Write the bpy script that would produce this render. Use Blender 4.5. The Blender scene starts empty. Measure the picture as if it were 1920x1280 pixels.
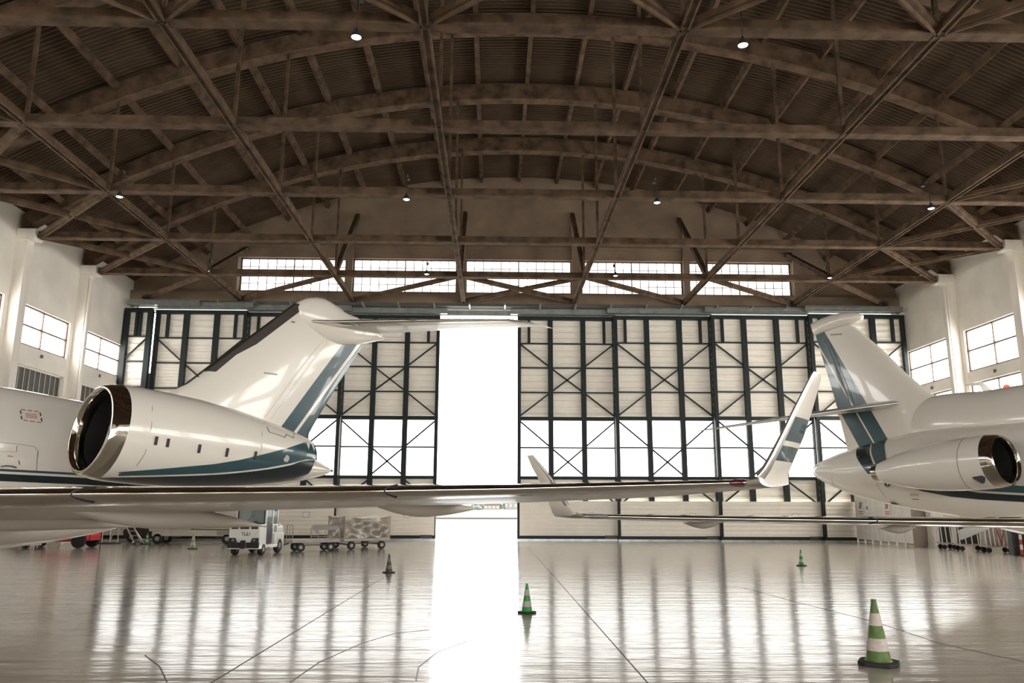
import bpy, math, random
from mathutils import Vector, Matrix
random.seed(7)
S = bpy.context.scene
COL = S.collection
# ------------------------------------------------------------------ camera model
F, PIT, YAW, ROL, EYE = 1495.5, .204, .0233, .0037, 1.7
cf = Vector((math.sin(YAW)*math.cos(PIT), math.cos(YAW)*math.cos(PIT), math.sin(PIT)))
r0 = Vector((math.cos(YAW), -math.sin(YAW), 0)); u0 = r0.cross(cf)
cr = r0*math.cos(ROL)+u0*math.sin(ROL); cu = u0*math.cos(ROL)-r0*math.sin(ROL)
CP = Vector((0, 0, EYE))
def ray(x, y): return cf+cr*((x-960)/F)-cu*((y-640)/F)
def atY(x, y, Y): d = ray(x, y); return CP+d*(Y/d.y)
def atZ(x, y, Z=0.): d = ray(x, y); return CP+d*((Z-EYE)/d.z)
def atX(x, y, X): d = ray(x, y); return CP+d*(X/d.x)
cam_d = bpy.data.cameras.new('camera'); cam = bpy.data.objects.new('camera', cam_d); COL.objects.link(cam)
cam_d.sensor_width = 36; cam_d.lens = F*36/1920; cam_d.clip_end = 3000
M4 = Matrix((cr, cu, -cf)).transposed().to_4x4(); M4.translation = CP
cam.matrix_world = M4
S.camera = cam
S.view_settings.view_transform = 'Standard'; S.view_settings.look = 'None'; S.view_settings.gamma = 1
S.view_settings.use_curve_mapping = False
S.view_settings.exposure = EXPO = 0.62
S.cycles.use_denoising = True
S.cycles.max_bounces = 8; S.cycles.diffuse_bounces = 5; S.cycles.glossy_bounces = 4
S.cycles.caustics_reflective = False; S.cycles.caustics_refractive = False

# ------------------------------------------------------------------ materials
MATS = {}
def lin(c):
    return tuple((v/255/12.92 if v/255 <= .04045 else ((v/255+.055)/1.055)**2.4) for v in c)
def mat(name, col, rough=.6, metal=0., emit=None, es=1., coat=0., noise=None, bump=None, alpha=None, trans=0., spec=.5):
    """noise=(scale, amount[, stretch]) varies the base colour, bump=(scale, strength, dist[, stretch])"""
    if name in MATS: return MATS[name]
    m = bpy.data.materials.new(name); m.use_nodes = True; nt = m.node_tree; N = nt.nodes; L = nt.links
    b = N['Principled BSDF']
    b.inputs['Base Color'].default_value = (*col, 1); b.inputs['Roughness'].default_value = rough
    b.inputs['Metallic'].default_value = metal; b.inputs['Coat Weight'].default_value = coat
    b.inputs['Coat Roughness'].default_value = .04; b.inputs['Transmission Weight'].default_value = trans
    b.inputs['Specular IOR Level'].default_value = spec
    if emit: b.inputs['Emission Color'].default_value = (*emit, 1); b.inputs['Emission Strength'].default_value = es
    if alpha is not None: b.inputs['Alpha'].default_value = alpha
    def coords(st):
        t = N.new('ShaderNodeTexCoord'); mp = N.new('ShaderNodeMapping'); mp.inputs['Scale'].default_value = st
        L.new(t.outputs['Object'], mp.inputs['Vector']); return mp.outputs[0]
    if noise:
        n = N.new('ShaderNodeTexNoise'); n.inputs['Scale'].default_value = noise[0]; n.inputs['Detail'].default_value = 6
        L.new(coords(noise[2] if len(noise) > 2 else (1, 1, 1)), n.inputs['Vector'])
        r = N.new('ShaderNodeValToRGB'); a = noise[1]
        r.color_ramp.elements[0].position = .3; r.color_ramp.elements[1].position = .7
        r.color_ramp.elements[0].color = (*[c*(1-a) for c in col], 1); r.color_ramp.elements[1].color = (*[min(1, c*(1+a)) for c in col], 1)
        L.new(n.outputs[0], r.inputs[0]); L.new(r.outputs[0], b.inputs['Base Color'])
    if bump:
        n = N.new('ShaderNodeTexNoise'); n.inputs['Scale'].default_value = bump[0]; n.inputs['Detail'].default_value = 3
        L.new(coords(bump[3] if len(bump) > 3 else (1, 1, 1)), n.inputs['Vector'])
        p = N.new('ShaderNodeBump'); p.inputs['Strength'].default_value = bump[1]; p.inputs['Distance'].default_value = bump[2]
        L.new(n.outputs[0], p.inputs['Height']); L.new(p.outputs[0], b.inputs['Normal'])
    MATS[name] = m; return m
def livery(name, stops, k=None, curve=None, rough=.22):
    """painted bands: value = x - k*z, or z - curve(x), cut into constant colours at the stops"""
    m = mat(name, (.7, .7, .7), rough, coat=.6, bump=(1.3, .05, .05)); nt = m.node_tree; N = nt.nodes; L = nt.links; b = N['Principled BSDF']
    t = N.new('ShaderNodeTexCoord'); s = N.new('ShaderNodeSeparateXYZ'); L.new(t.outputs['Object'], s.inputs[0])
    def math_(op, a, bb):
        n = N.new('ShaderNodeMath'); n.operation = op
        for i, v in enumerate((a, bb)):
            if isinstance(v, (int, float)): n.inputs[i].default_value = v
            else: L.new(v, n.inputs[i])
        return n.outputs[0]
    if k is not None: v = math_('SUBTRACT', s.outputs[0], math_('MULTIPLY', s.outputs[2], k))
    else:
        x0, x1 = curve[0][0], curve[-1][0]; z0 = min(c[1] for c in curve)-.01; z1 = max(c[1] for c in curve)+.01
        fc = N.new('ShaderNodeFloatCurve'); cm = fc.mapping; c = cm.curves[0]
        pts = [((x-x0)/(x1-x0), (z-z0)/(z1-z0)) for x, z in curve]
        c.points[0].location = pts[0]; c.points[1].location = pts[-1]
        for p in pts[1:-1]: c.points.new(*p)
        cm.update()
        L.new(math_('DIVIDE', math_('SUBTRACT', s.outputs[0], x0), x1-x0), fc.inputs['Value'])
        v = math_('SUBTRACT', s.outputs[2], math_('ADD', math_('MULTIPLY', fc.outputs[0], z1-z0), z0))
    lo, hi = stops[0][0]-1, stops[-1][0]+1
    v = math_('DIVIDE', math_('SUBTRACT', v, lo), hi-lo)
    r = N.new('ShaderNodeValToRGB'); r.color_ramp.interpolation = 'CONSTANT'; e = r.color_ramp.elements
    e[0].position = 0; e[0].color = (*stops[0][1], 1)
    e[1].position = (stops[1][0]-lo)/(hi-lo); e[1].color = (*stops[1][1], 1)
    for p, cc in stops[2:]:
        q = e.new((p-lo)/(hi-lo)); q.color = (*cc, 1)
    L.new(v, r.inputs[0]); L.new(r.outputs[0], b.inputs['Base Color']); return m

# ------------------------------------------------------------------ mesh building
class MB:
    def __init__(s): s.v = []; s.f = []
    def add(s, v, f):
        o = len(s.v); s.v += [tuple(p) for p in v]; s.f += [tuple(i+o for i in q) for q in f]; return s
    def box(s, a, b):
        (x0, y0, z0), (x1, y1, z1) = a, b
        x0, x1 = sorted((x0, x1)); y0, y1 = sorted((y0, y1)); z0, z1 = sorted((z0, z1))
        return s.add([(x0,y0,z0),(x1,y0,z0),(x1,y1,z0),(x0,y1,z0),(x0,y0,z1),(x1,y0,z1),(x1,y1,z1),(x0,y1,z1)],
                     [(0,3,2,1),(4,5,6,7),(0,1,5,4),(1,2,6,5),(2,3,7,6),(3,0,4,7)])
    def bar(s, p, q, w, h=None, up=(0, 0, 1)):
        """rectangular bar from p to q, w across, h along up"""
        h = h or w; p = Vector(p); q = Vector(q); d = (q-p).normalized(); up = Vector(up)
        if abs(d.dot(up)) > .98: up = Vector((0, 1, 0))
        x = d.cross(up).normalized(); y = x.cross(d)
        c = [x*sx*w/2+y*sy*h/2 for sx, sy in ((-1,-1),(1,-1),(1,1),(-1,1))]
        return s.add([p+k for k in c]+[q+k for k in c], [(3,2,1,0),(4,5,6,7),(0,1,5,4),(1,2,6,5),(2,3,7,6),(3,0,4,7)])
    def tube(s, pts, r, n=8, cap=True):
        pts = [Vector(p) for p in pts]; rs = r if isinstance(r, (list, tuple)) else [r]*len(pts)
        rings = []; x = None
        for i, p in enumerate(pts):
            d = (pts[min(i+1, len(pts)-1)]-pts[max(i-1, 0)]).normalized()
            if x is None:
                u = Vector((0, 0, 1)) if abs(d.z) < .9 else Vector((1, 0, 0)); x = d.cross(u).normalized()
            x = (x-d*x.dot(d)).normalized(); y = d.cross(x)
            rings.append([p+(x*math.cos(2*math.pi*k/n)+y*math.sin(2*math.pi*k/n))*rs[i] for k in range(n)])
        return s.loft(rings, cap)
    def loft(s, rings, cap=True, close=True):
        n = len(rings[0]); v = [p for r in rings for p in r]; f = []
        for i in range(len(rings)-1):
            for k in range(n if close else n-1):
                a = i*n+k; b = i*n+(k+1) % n; f.append((a, b, b+n, a+n))
        if cap: f.append(tuple(range(n))[::-1]); f.append(tuple(range((len(rings)-1)*n, len(rings)*n)))
        return s.add(v, f)
    def lathe(s, prof, c=(0, 0, 0), axis='z', n=24, cap=False):
        """prof = (radius, height) pairs"""
        rings = []
        for r, h in prof:
            ring = []
            for k in range(n):
                a = 2*math.pi*k/n; x, y = r*math.cos(a), r*math.sin(a)
                p = {'z': (x, y, h), 'x': (h, x, y), 'y': (y, h, x)}[axis]
                ring.append((c[0]+p[0], c[1]+p[1], c[2]+p[2]))
            rings.append(ring)
        return s.loft(rings, cap)
    def prism(s, poly, d):
        """closed polygon (3D points) swept by vector d"""
        n = len(poly); d = Vector(d); a = [Vector(p) for p in poly]
        return s.add(a+[p+d for p in a], [tuple(range(n))[::-1], tuple(range(n, 2*n))]+[(i, (i+1) % n, (i+1) % n+n, i+n) for i in range(n)])
    def quad(s, *p): return s.add(p, [tuple(range(len(p)))])
    def build(s, name, m, parent=None, smooth=False, bevel=0, label=None, kind=None, recalc=True, angle=35):
        me = bpy.data.meshes.new(name); me.from_pydata([tuple(v) for v in s.v], [], s.f)
        if recalc:
            import bmesh
            bm = bmesh.new(); bm.from_mesh(me); bmesh.ops.recalc_face_normals(bm, faces=bm.faces); bm.to_mesh(me); bm.free()
        me.materials.append(m)
        if smooth:
            me.polygons.foreach_set('use_smooth', [True]*len(me.polygons))
            me.set_sharp_from_angle(angle=math.radians(angle))
        o = bpy.data.objects.new(name, me); COL.objects.link(o)
        if parent: o.parent = parent
        if label: o['label'] = label
        if kind: o['kind'] = kind
        if bevel:
            b = o.modifiers.new('bevel', 'BEVEL'); b.width = bevel; b.segments = 2; b.limit_method = 'ANGLE'
        return o
def tag(o, label, cat, group=None):
    o['label'] = label; o['category'] = cat
    if group: o['group'] = group
    return o
def thing(name, label, cat, loc=(0, 0, 0), rz=0, group=None):
    o = bpy.data.objects.new(name, None); COL.objects.link(o); o.location = loc; o.rotation_euler = (0, 0, rz)
    o.empty_display_size = .2
    return tag(o, label, cat, group)
def kids(o): return [c for c in bpy.data.objects if c.parent == o]
def copy_tree(o, parent=None):
    c = o.copy(); COL.objects.link(c); c.parent = parent
    for ch in kids(o): copy_tree(ch, c)
    return c
def text_mesh(name, body, size, m, mw, parent, ext=.002, label=None):
    cu_ = bpy.data.curves.new(name, 'FONT'); cu_.body = body; cu_.size = size; cu_.extrude = ext
    cu_.align_x = 'CENTER'; cu_.align_y = 'CENTER'; cu_.materials.append(m)
    o = bpy.data.objects.new(name, cu_); COL.objects.link(o); o.parent = parent; o.matrix_local = mw
    me = bpy.data.meshes.new_from_object(o); n = bpy.data.objects.new(name, me); COL.objects.link(n); n.parent = parent; n.matrix_local = mw
    bpy.data.objects.remove(o); n.name = name; return n

# colours
BEI = (.82, .77, .68)
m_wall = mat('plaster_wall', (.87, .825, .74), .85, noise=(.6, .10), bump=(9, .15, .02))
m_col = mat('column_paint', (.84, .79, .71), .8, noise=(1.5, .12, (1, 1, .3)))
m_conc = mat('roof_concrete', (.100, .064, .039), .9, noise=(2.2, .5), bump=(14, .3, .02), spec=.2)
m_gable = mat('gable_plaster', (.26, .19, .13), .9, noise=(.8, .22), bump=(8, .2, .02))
m_roof = mat('roof_sheet', (.095, .066, .043), .9, noise=(.5, .25), spec=.1)
m_green = mat('dark_green_steel', (.011, .017, .017), .55, spec=.3)
m_door = mat('door_panel_sheet', (.74, .69, .60), .6, noise=(2.5, .04))
m_clad = mat('translucent_cladding', (.80, .75, .66), .6, noise=(2.5, .04))
def translucent(m, w, col):
    nt = m.node_tree; N = nt.nodes; L = nt.links; t = N.new('ShaderNodeBsdfTranslucent'); t.inputs[0].default_value = (*col, 1)
    x = N.new('ShaderNodeMixShader'); x.inputs[0].default_value = w; L.new(N['Principled BSDF'].outputs[0], x.inputs[1]); L.new(t.outputs[0], x.inputs[2]); L.new(x.outputs[0], N['Material Output'].inputs[0])
translucent(m_clad, .015, (.8, .72, .6))
m_rail = mat('galvanised_rail', (.30, .32, .30), .35, .8, noise=(3, .2))
m_pane = mat('frosted_pane', (.85, .84, .82), .35, emit=(1, .985, .95), es=PANE if (PANE := 7.0) else 1)
m_glaze = mat('door_glazing', (.85, .84, .82), .35, emit=(1, .985, .95), es=1.9)
m_wired = mat('wired_glass', (.85, .84, .82), .35, emit=(1, .985, .95), es=1.7)
m_frame = mat('window_bar', (.16, .11, .09), .6)
m_black = mat('black_rubber', (.015, .015, .015), .7)
m_dark = mat('dark_paint', (.03, .03, .03), .45)
m_white = mat('white_paint', (.78, .76, .71), .35, coat=.3)
m_alu = mat('bare_aluminium', (.72, .71, .69), .3, .9)
m_steel = mat('grey_steel', (.33, .31, .28), .45, .5)
m_chrome = mat('polished_metal', (.62, .58, .52), .06, 1., noise=(2, .05))
m_red = mat('red_paint', (.55, .02, .03), .35, coat=.4)
m_glass = mat('cab_glass', (.25, .33, .32), .08, trans=.0, spec=.8)
m_glass.node_tree.nodes['Principled BSDF'].inputs['Alpha'].default_value = .55
m_orange = mat('beacon_red', (.9, .12, .05), .3, emit=(1, .12, .05), es=.6)

# ------------------------------------------------------------------ the hangar shell
XL, XR, YW, XM = -19.42, 22.10, 42.0, 1.34
BAY, SP, TZ = 5.073, 5.93, 12.41
T = [16.42+BAY*i for i in range(-3, 5)]          # truss lines, the last three bays behind the lens side
YB = -34.                                        # rear end of the hangar
def arch_z(x, base=12.5, apex=18.85):            # underside of the arch ribs
    h = (XR-XL)/2+.15; rise = apex-base; R = (h*h+rise*rise)/(2*rise); dx = x-XM
    return apex-R+math.sqrt(max(R*R-dx*dx, 0))
# floor with coat, cast slabs, faint scratches
fl = MB().box((XL-.6, YB, -.2), (XR+.6, YW+.8, 0)).build('floor', None or mat('polished_floor', (.56, .53, .47), .2, coat=.5), kind='structure')
fl['label'] = 'polished pale grey resin hangar floor'
def floor_nodes():
    m = MATS['polished_floor']; nt = m.node_tree; N = nt.nodes; L = nt.links; b = N['Principled BSDF']
    tc = N.new('ShaderNodeTexCoord')
    def noise(scale, st, det=4, rough=.55):
        mp = N.new('ShaderNodeMapping'); mp.inputs['Scale'].default_value = st; L.new(tc.outputs['Object'], mp.inputs[0])
        n = N.new('ShaderNodeTexNoise'); n.inputs['Scale'].default_value = scale; n.inputs['Detail'].default_value = det
        n.inputs['Roughness'].default_value = rough; L.new(mp.outputs[0], n.inputs['Vector']); return n.outputs[0]
    r = N.new('ShaderNodeValToRGB'); e = r.color_ramp.elements
    e[0].position = .3; e[0].color = (.38, .335, .275, 1); e[1].position = .7; e[1].color = (.50, .445, .37, 1)
    L.new(noise(.5, (1, 2.5, 1), 6), r.inputs[0]); L.new(r.outputs[0], b.inputs['Base Color'])
    r2 = N.new('ShaderNodeMapRange'); r2.inputs['To Min'].default_value = .10; r2.inputs['To Max'].default_value = .19
    L.new(noise(.8, (.5, 2.2, 1), 5), r2.inputs[0]); L.new(r2.outputs[0], b.inputs['Roughness'])
    b.inputs['Coat Roughness'].default_value = .06; b.inputs['Coat Weight'].default_value = .15; b.inputs['Specular IOR Level'].default_value = .5
    p = N.new('ShaderNodeBump'); p.inputs['Strength'].default_value = .55; p.inputs['Distance'].default_value = .022
    L.new(noise(1.0, (.45, 3.0, 1), 4, .6), p.inputs['Height'])
    L.new(p.outputs[0], b.inputs['Normal']); L.new(p.outputs[0], b.inputs['Coat Normal'])
floor_nodes()
# joints cut in the floor
m_joint = mat('joint_filler', (.10, .085, .07), .7)
def joint(pix, w=.012):
    b = MB(); P = [atZ(x, y, .0015) for x, y in pix]
    for p, q in zip(P, P[1:]): b.bar(p, q, w, .003)
    return b
jb = joint([(395, 1280), (720, 1082)]); jb.v += []
j2 = joint([(1215, 1280), (990, 1025)])
for k, b in enumerate((jb, j2)):
    o = b.build('trim_%d' % (k+1), m_joint, kind='structure')
    o['label'] = ('thin dark floor joint running towards the left doors' if k == 0 else 'thin dark floor joint running towards the right doors')
o = joint([(1395, 1102), (1500, 1130), (1640, 1165), (1760, 1205), (1920, 1240)], .01).build('trim_3', m_joint, kind='structure')
o['label'] = 'faint slanting floor joint behind the tall cone'
# tyre marks: curved dark scuffs
m_scuff = mat('tyre_mark', (.16, .13, .11), .5, noise=(12, .6))
sc = MB()
for pix in ([(545, 1278), (600, 1240), (680, 1205), (740, 1187), (805, 1180)], [(780, 1275), (785, 1250), (820, 1222), (880, 1200), (960, 1186)],
            [(313, 1278), (300, 1250), (272, 1228)], [(435, 1106), (455, 1100), (474, 1092)]):
    P = [atZ(x, y, .0012) for x, y in pix]
    for p, q in zip(P, P[1:]): sc.bar(p, q, .014, .0024)
sc.build('trim_4', m_scuff, kind='structure')['label'] = 'curved thin tyre scuffs on the floor'
# roof: corrugated sheet vault
def roof():
    v = []; f = []; NX = 60; ys = []; y = YB; per = .20
    while y < YW+.6:
        for d, hh in ((0, 0), (.05, 0), (.09, .085), (.16, .085)): ys.append((y+d, hh))
        y += per
    for yy, hh in ys:
        for i in range(NX+1):
            x = XL-.3+(XR-XL+.6)*i/NX; v.append((x, yy, arch_z(x)+.95+hh))
    for j in range(len(ys)-1):
        for i in range(NX):
            a = j*(NX+1)+i; f.append((a, a+1, a+NX+2, a+NX+1))
    return MB().add(v, f)
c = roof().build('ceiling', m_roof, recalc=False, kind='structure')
c.data.materials.append(mat('roof_groove_shade', (.020, .014, .009), .95, spec=.1))  # groove shade put into the colour: upper faces get a darker brown
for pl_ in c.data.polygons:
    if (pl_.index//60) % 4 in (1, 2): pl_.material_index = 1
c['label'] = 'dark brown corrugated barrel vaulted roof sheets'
cs = MB()
pts = [(XL-.5+(XR-XL+1)*i/40) for i in range(41)]
cs.loft([[(x, YB, arch_z(x)+1.3), (x, YB, arch_z(x)+1.45), (x, YW+.7, arch_z(x)+1.45), (x, YW+.7, arch_z(x)+1.3)] for x in pts], True)
cs.build('outer_skin', m_roof, c)
for k in range(-9, 10):
    x = XM+k*2.18; z = arch_z(x)
    if abs(x-XM) > 20.3: continue
    n = Vector((-(x-XM)*.045, 0, 1)).normalized(); up = n
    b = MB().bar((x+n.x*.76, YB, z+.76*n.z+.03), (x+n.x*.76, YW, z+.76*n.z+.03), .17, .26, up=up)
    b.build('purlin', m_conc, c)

# gable wall over the doors with five wired-glass windows
WZ0, WZ1 = 13.1, 14.98
gx = [(-13.85, -8.08), (-7.73, -2.05), (-1.58, 4.25), (4.78, 10.39), (10.69, 16.42)]
def wall_strip(b, x0, x1, za, zb_fn, y0, y1, n=1):
    for i in range(n):
        a, c_ = x0+(x1-x0)*i/n, x0+(x1-x0)*(i+1)/n
        b.add([(a, y0, za), (c_, y0, za), (c_, y1, za), (a, y1, za), (a, y0, zb_fn(a)), (c_, y0, zb_fn(c_)), (c_, y1, zb_fn(c_)), (a, y1, zb_fn(a))],
              [(0, 3, 2, 1), (4, 5, 6, 7), (0, 1, 5, 4), (1, 2, 6, 5), (2, 3, 7, 6), (3, 0, 4, 7)])
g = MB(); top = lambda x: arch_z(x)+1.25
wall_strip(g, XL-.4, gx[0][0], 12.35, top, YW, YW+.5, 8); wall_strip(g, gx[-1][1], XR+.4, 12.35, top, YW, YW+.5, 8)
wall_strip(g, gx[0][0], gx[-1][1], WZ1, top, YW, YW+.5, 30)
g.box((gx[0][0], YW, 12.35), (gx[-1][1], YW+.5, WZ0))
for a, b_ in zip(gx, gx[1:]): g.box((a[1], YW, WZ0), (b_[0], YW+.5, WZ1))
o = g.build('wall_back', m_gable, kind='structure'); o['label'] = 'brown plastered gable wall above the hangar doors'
p = MB()
for a, b_ in zip(gx, gx[1:]): p.box((a[1]-.02, YW-.22, 12.6), (b_[0]+.02, YW, 17.2))
p.box((gx[0][0]-.25, YW-.2, 12.6), (gx[0][0]-.02, YW, 15.6)); p.box((gx[-1][1]+.02, YW-.2, 12.6), (gx[-1][1]+.25, YW, 15.6))
p.box((gx[0][0]-.25, YW-.12, 15.55), (gx[-1][1]+.25, YW, 15.68)); p.box((XL, YW-.35, 12.35), (XR, YW, 12.95))
p.build('pilaster', m_gable, o, label='shallow ribs and ledges on the gable wall')
for i, (x0, x1) in enumerate(gx):
    w = thing('window_%d' % (i+1), 'wired glass strip window in the gable, number %d from the left' % (i+1), 'window'); w['kind'] = 'structure'; del w['category']
    MB().box((x0, YW+.30, WZ0), (x1, YW+.33, WZ1)).build('pane', m_wired, w)
    b = MB(); n = 12
    for k in range(1, n):
        x = x0+(x1-x0)*k/n; t = .06 if k == 6 else .034; b.box((x-t/2, YW+.26, WZ0), (x+t/2, YW+.295, WZ1))
    for k in (1, 2, 3):
        z = WZ0+(WZ1-WZ0)*k/4; b.box((x0, YW+.265, z-.015), (x1, YW+.29, z+.015))
    for (xa, xb, za, zb) in ((x0, x0+.07, WZ0, WZ1), (x1-.07, x1, WZ0, WZ1), (x0, x1, WZ0, WZ0+.06), (x0, x1, WZ1-.06, WZ1)):
        b.box((xa, YW+.2, za), (xb, YW+.3, zb))
    b.build('window_frame', m_frame, w)

# side walls: concrete columns, upper plaster, two window bands
def side(X, sgn, name, lower_lit, nwin):
    # sgn = +1 for left wall (inside towards +x)
    Ys = [YB]+[t for t in [T[0]-BAY*k for k in (6, 5, 4, 3, 2, 1)]+T]+[YW]
    b = MB(); xo = X-sgn*.4
    hi0, hi1 = (8.2, 9.87) if sgn > 0 else (7.9, 9.87); lo1 = 7.36; lo0 = 4.6
    Xi = X-sgn*.012; b.box((Xi, YB, hi1), (xo, YW, 13.55)); b.box((Xi, YB, lo1), (xo, YW, hi0)); b.box((Xi, YB, 0), (xo, YW, lo0))
    for y0, y1 in zip(Ys, Ys[1:]):
        w0, w1 = y0+.52, y1-(.55 if y1 < YW-.1 else .6)
        b.box((X, y0, lo0), (xo, w0, hi1)); b.box((X, w1, lo0), (xo, y1, hi1))
    wall = b.build('wall_left' if sgn > 0 else 'wall_right', m_wall, kind='structure')
    wall['label'] = 'pale plastered %s side wall with two bands of windows' % ('left' if sgn > 0 else 'right')
    cb = MB()
    for y in Ys[1:-1]:
        cb = MB(); cb.box((X-.05*sgn, y-.24, 0), (X+sgn*.42, y+.24, 12.3)); cb.box((X, y-.3, 12.3), (X+sgn*.75, y+.3, 12.72))
        cb.build('column', m_col, wall)
    cb = MB().box((X, YW-.42, 0), (X+sgn*.3, YW, 12.4)); cb.build('column', m_col, wall)
    # drain pipes on columns and in the corner
    for y in (Ys[-2], YW-.2): MB().tube([(X+sgn*.5, y-.2, 0), (X+sgn*.5, y-.2, 12.1)], .055).build('drain_pipe', m_col, wall)
    for i, (y0, y1) in enumerate(list(zip(Ys, Ys[1:]))):
        w0, w1 = y0+.52, y1-(.55 if y1 < YW-.1 else .6)
        for band, (z0, z1) in enumerate(((hi0, hi1), (lo0, lo1))):
            nwin[0] += 1
            w = thing('window_%d' % nwin[0], '', 'window'); del w['category']; w['kind'] = 'structure'
            w['label'] = ('%s window of the %s wall, bay %d counted from the doors' % ('upper' if band == 0 else 'lower', 'left' if sgn > 0 else 'right', len(Ys)-1-i))
            xi = X-sgn*.2; lit = band == 0 or lower_lit
            MB().box((xi, w0, z0), (xi-sgn*.03, w1, z1)).build('pane', m_pane if lit else mat('dark_louvre_glass', (.10, .10, .09), .35), w)
            f = MB(); t = .075
            for (ya, yb, za, zb) in ((w0, w0+t, z0, z1), (w1-t, w1, z0, z1), (w0, w1, z0, z0+t), (w0, w1, z1-t, z1)):
                f.box((xi+sgn*.02, ya, za), (xi+sgn*.10, yb, zb))
            if lit:
                ym = (w0+w1)/2; f.box((xi+sgn*.02, ym-.035, z0-.3 if band == 0 else z0), (xi+sgn*.10, ym+.035, z1+.05))
                zm = (z0+z1)/2; f.box((xi+sgn*.02, w0, zm-.035), (xi+sgn*.12, w1, zm+.035))
                f.box((xi+sgn*.2, ym-.07, z0-.34), (xi+sgn*.24, ym+.07, z0-.2))
            else:
                f2 = MB()
                for k in range(1, 10):
                    y = w0+(w1-w0)*k/10; f2.box((xi+sgn*.01, y-.012, z0), (xi+sgn*.03, y+.012, z1))
                f2.build('glazing_bar', m_col, w)
            f.build('window_frame', m_frame if lit else m_col, w)
            if band == 0 and lit:
                pass
    return wall
NW = [5]
side(XL, 1, 'l', False, NW); side(XR, -1, 'r', True, NW)
# rear end behind the lens: wall with a wide open doorway
b = MB(); OX0, OX1, OZ = -15.0, 19.5, 10.0
b.box((XL-.4, YB-.4, 0), (OX0, YB, 12.6)); b.box((OX1, YB-.4, 0), (XR+.4, YB, 12.6)); b.box((OX0, YB-.4, OZ), (OX1, YB, 12.6))
wall_strip(b, XL-.4, XR+.4, 12.6, top, YB-.4, YB, 24)
o = b.build('wall_front', m_wall, kind='structure'); o['label'] = 'rear hangar wall with an open doorway behind the camera'

# ------------------------------------------------------------------ roof trusses
ordn = ['nearest', 'second', 'third', 'fourth', 'fifth', 'sixth', 'seventh', 'last']
vis = T[1:]                                       # 6.27 .. 36.71
NX = [XL+SP*k for k in range(1, 7)]
for i, y in enumerate(T):
    if i < 1: continue
    r = thing('roof_truss', 'concrete arch truss across the roof, %s one back from the gable wall windows' % ['first', 'second', 'third', 'fourth', 'fifth', 'sixth', 'seventh'][len(T)-1-i], 'roof truss', (0, y, 0), group='arched roof trusses')
    n = 48; xs = [XL+.1+(XR-XL-.2)*k/n for k in range(n+1)]
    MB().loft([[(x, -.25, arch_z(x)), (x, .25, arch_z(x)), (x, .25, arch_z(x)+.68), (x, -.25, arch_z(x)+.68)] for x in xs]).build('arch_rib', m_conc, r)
    if i >= 2:
        MB().box((XL+.05, -.12, TZ), (XR-.05, .11, TZ+.26)).box((XL+.4, -.17, TZ-.03), (XR-.4, .17, TZ+.03)).build('tie_beam', m_conc, r)
        for x in NX: MB().box((x-.05, -.05, TZ+.26), (x+.05, .05, arch_z(x)+.02)).build('hanger', m_conc, r)
side_w = ['far left', 'left', 'inner left', 'inner right', 'right', 'far right']
for k, x in enumerate(NX):
    b = MB()
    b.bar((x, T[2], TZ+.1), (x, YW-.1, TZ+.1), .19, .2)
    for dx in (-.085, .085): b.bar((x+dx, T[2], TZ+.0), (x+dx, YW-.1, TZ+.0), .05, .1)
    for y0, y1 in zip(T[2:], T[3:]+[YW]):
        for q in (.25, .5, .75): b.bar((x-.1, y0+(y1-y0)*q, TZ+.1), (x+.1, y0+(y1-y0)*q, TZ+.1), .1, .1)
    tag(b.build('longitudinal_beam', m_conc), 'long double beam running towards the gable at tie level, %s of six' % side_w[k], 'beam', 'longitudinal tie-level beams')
# X bracing
def xbrace(x0, x1, y0, y1, where, dirs=(1, -1)):
    r = thing('cross_brace', where, 'brace', ((x0+x1)/2, (y0+y1)/2, TZ), group='horizontal X braces at tie level')
    for s in dirs:
        hx, hy = (x1-x0)/2, (y1-y0)/2
        MB().bar((-hx, -hy*s, .1), (hx, hy*s, .1+.02*s), .26, .14).bar((-hx, -hy*s, .02), (hx, hy*s, .02), .05, .14).build('brace_bar', m_conc, r)
nodes = [XL+.8]+NX+[XR-.8]; YY = T[2:]+[YW-.45]
bayn = ['behind the nearest tie', 'in the second bay', 'in the third bay', 'in the fourth bay', 'in the fifth bay', 'in the bay against the gable']
cell = ['left wall', 'far left', 'left', 'middle', 'right', 'far right', 'right wall']
for j in range(len(YY)-1):
    for k in range(7):
        if k in (0, 6) or j in (0, len(YY)-2):
            xbrace(nodes[k], nodes[k+1], YY[j], YY[j+1], ('crossed roof braces %s, %s cell' if j < len(YY)-2 or k == 3 else 'single slanting roof brace %s, %s cell') % (bayn[j], cell[k]), (1, -1) if j < len(YY)-2 or k == 3 else ((-1,) if k < 3 else (1,)))
# struts rising from the last tie to the gable
for k, x in enumerate(NX):
    b = MB().bar((x, T[-1], TZ+.2), (x, YW-.1, min(arch_z(x)-.4, 17.6)), .22, .24)
    tag(b.build('gable_strut', m_conc), 'sloping strut from the last tie up to the gable wall, %s of six' % side_w[k], 'strut', 'gable struts')
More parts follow.
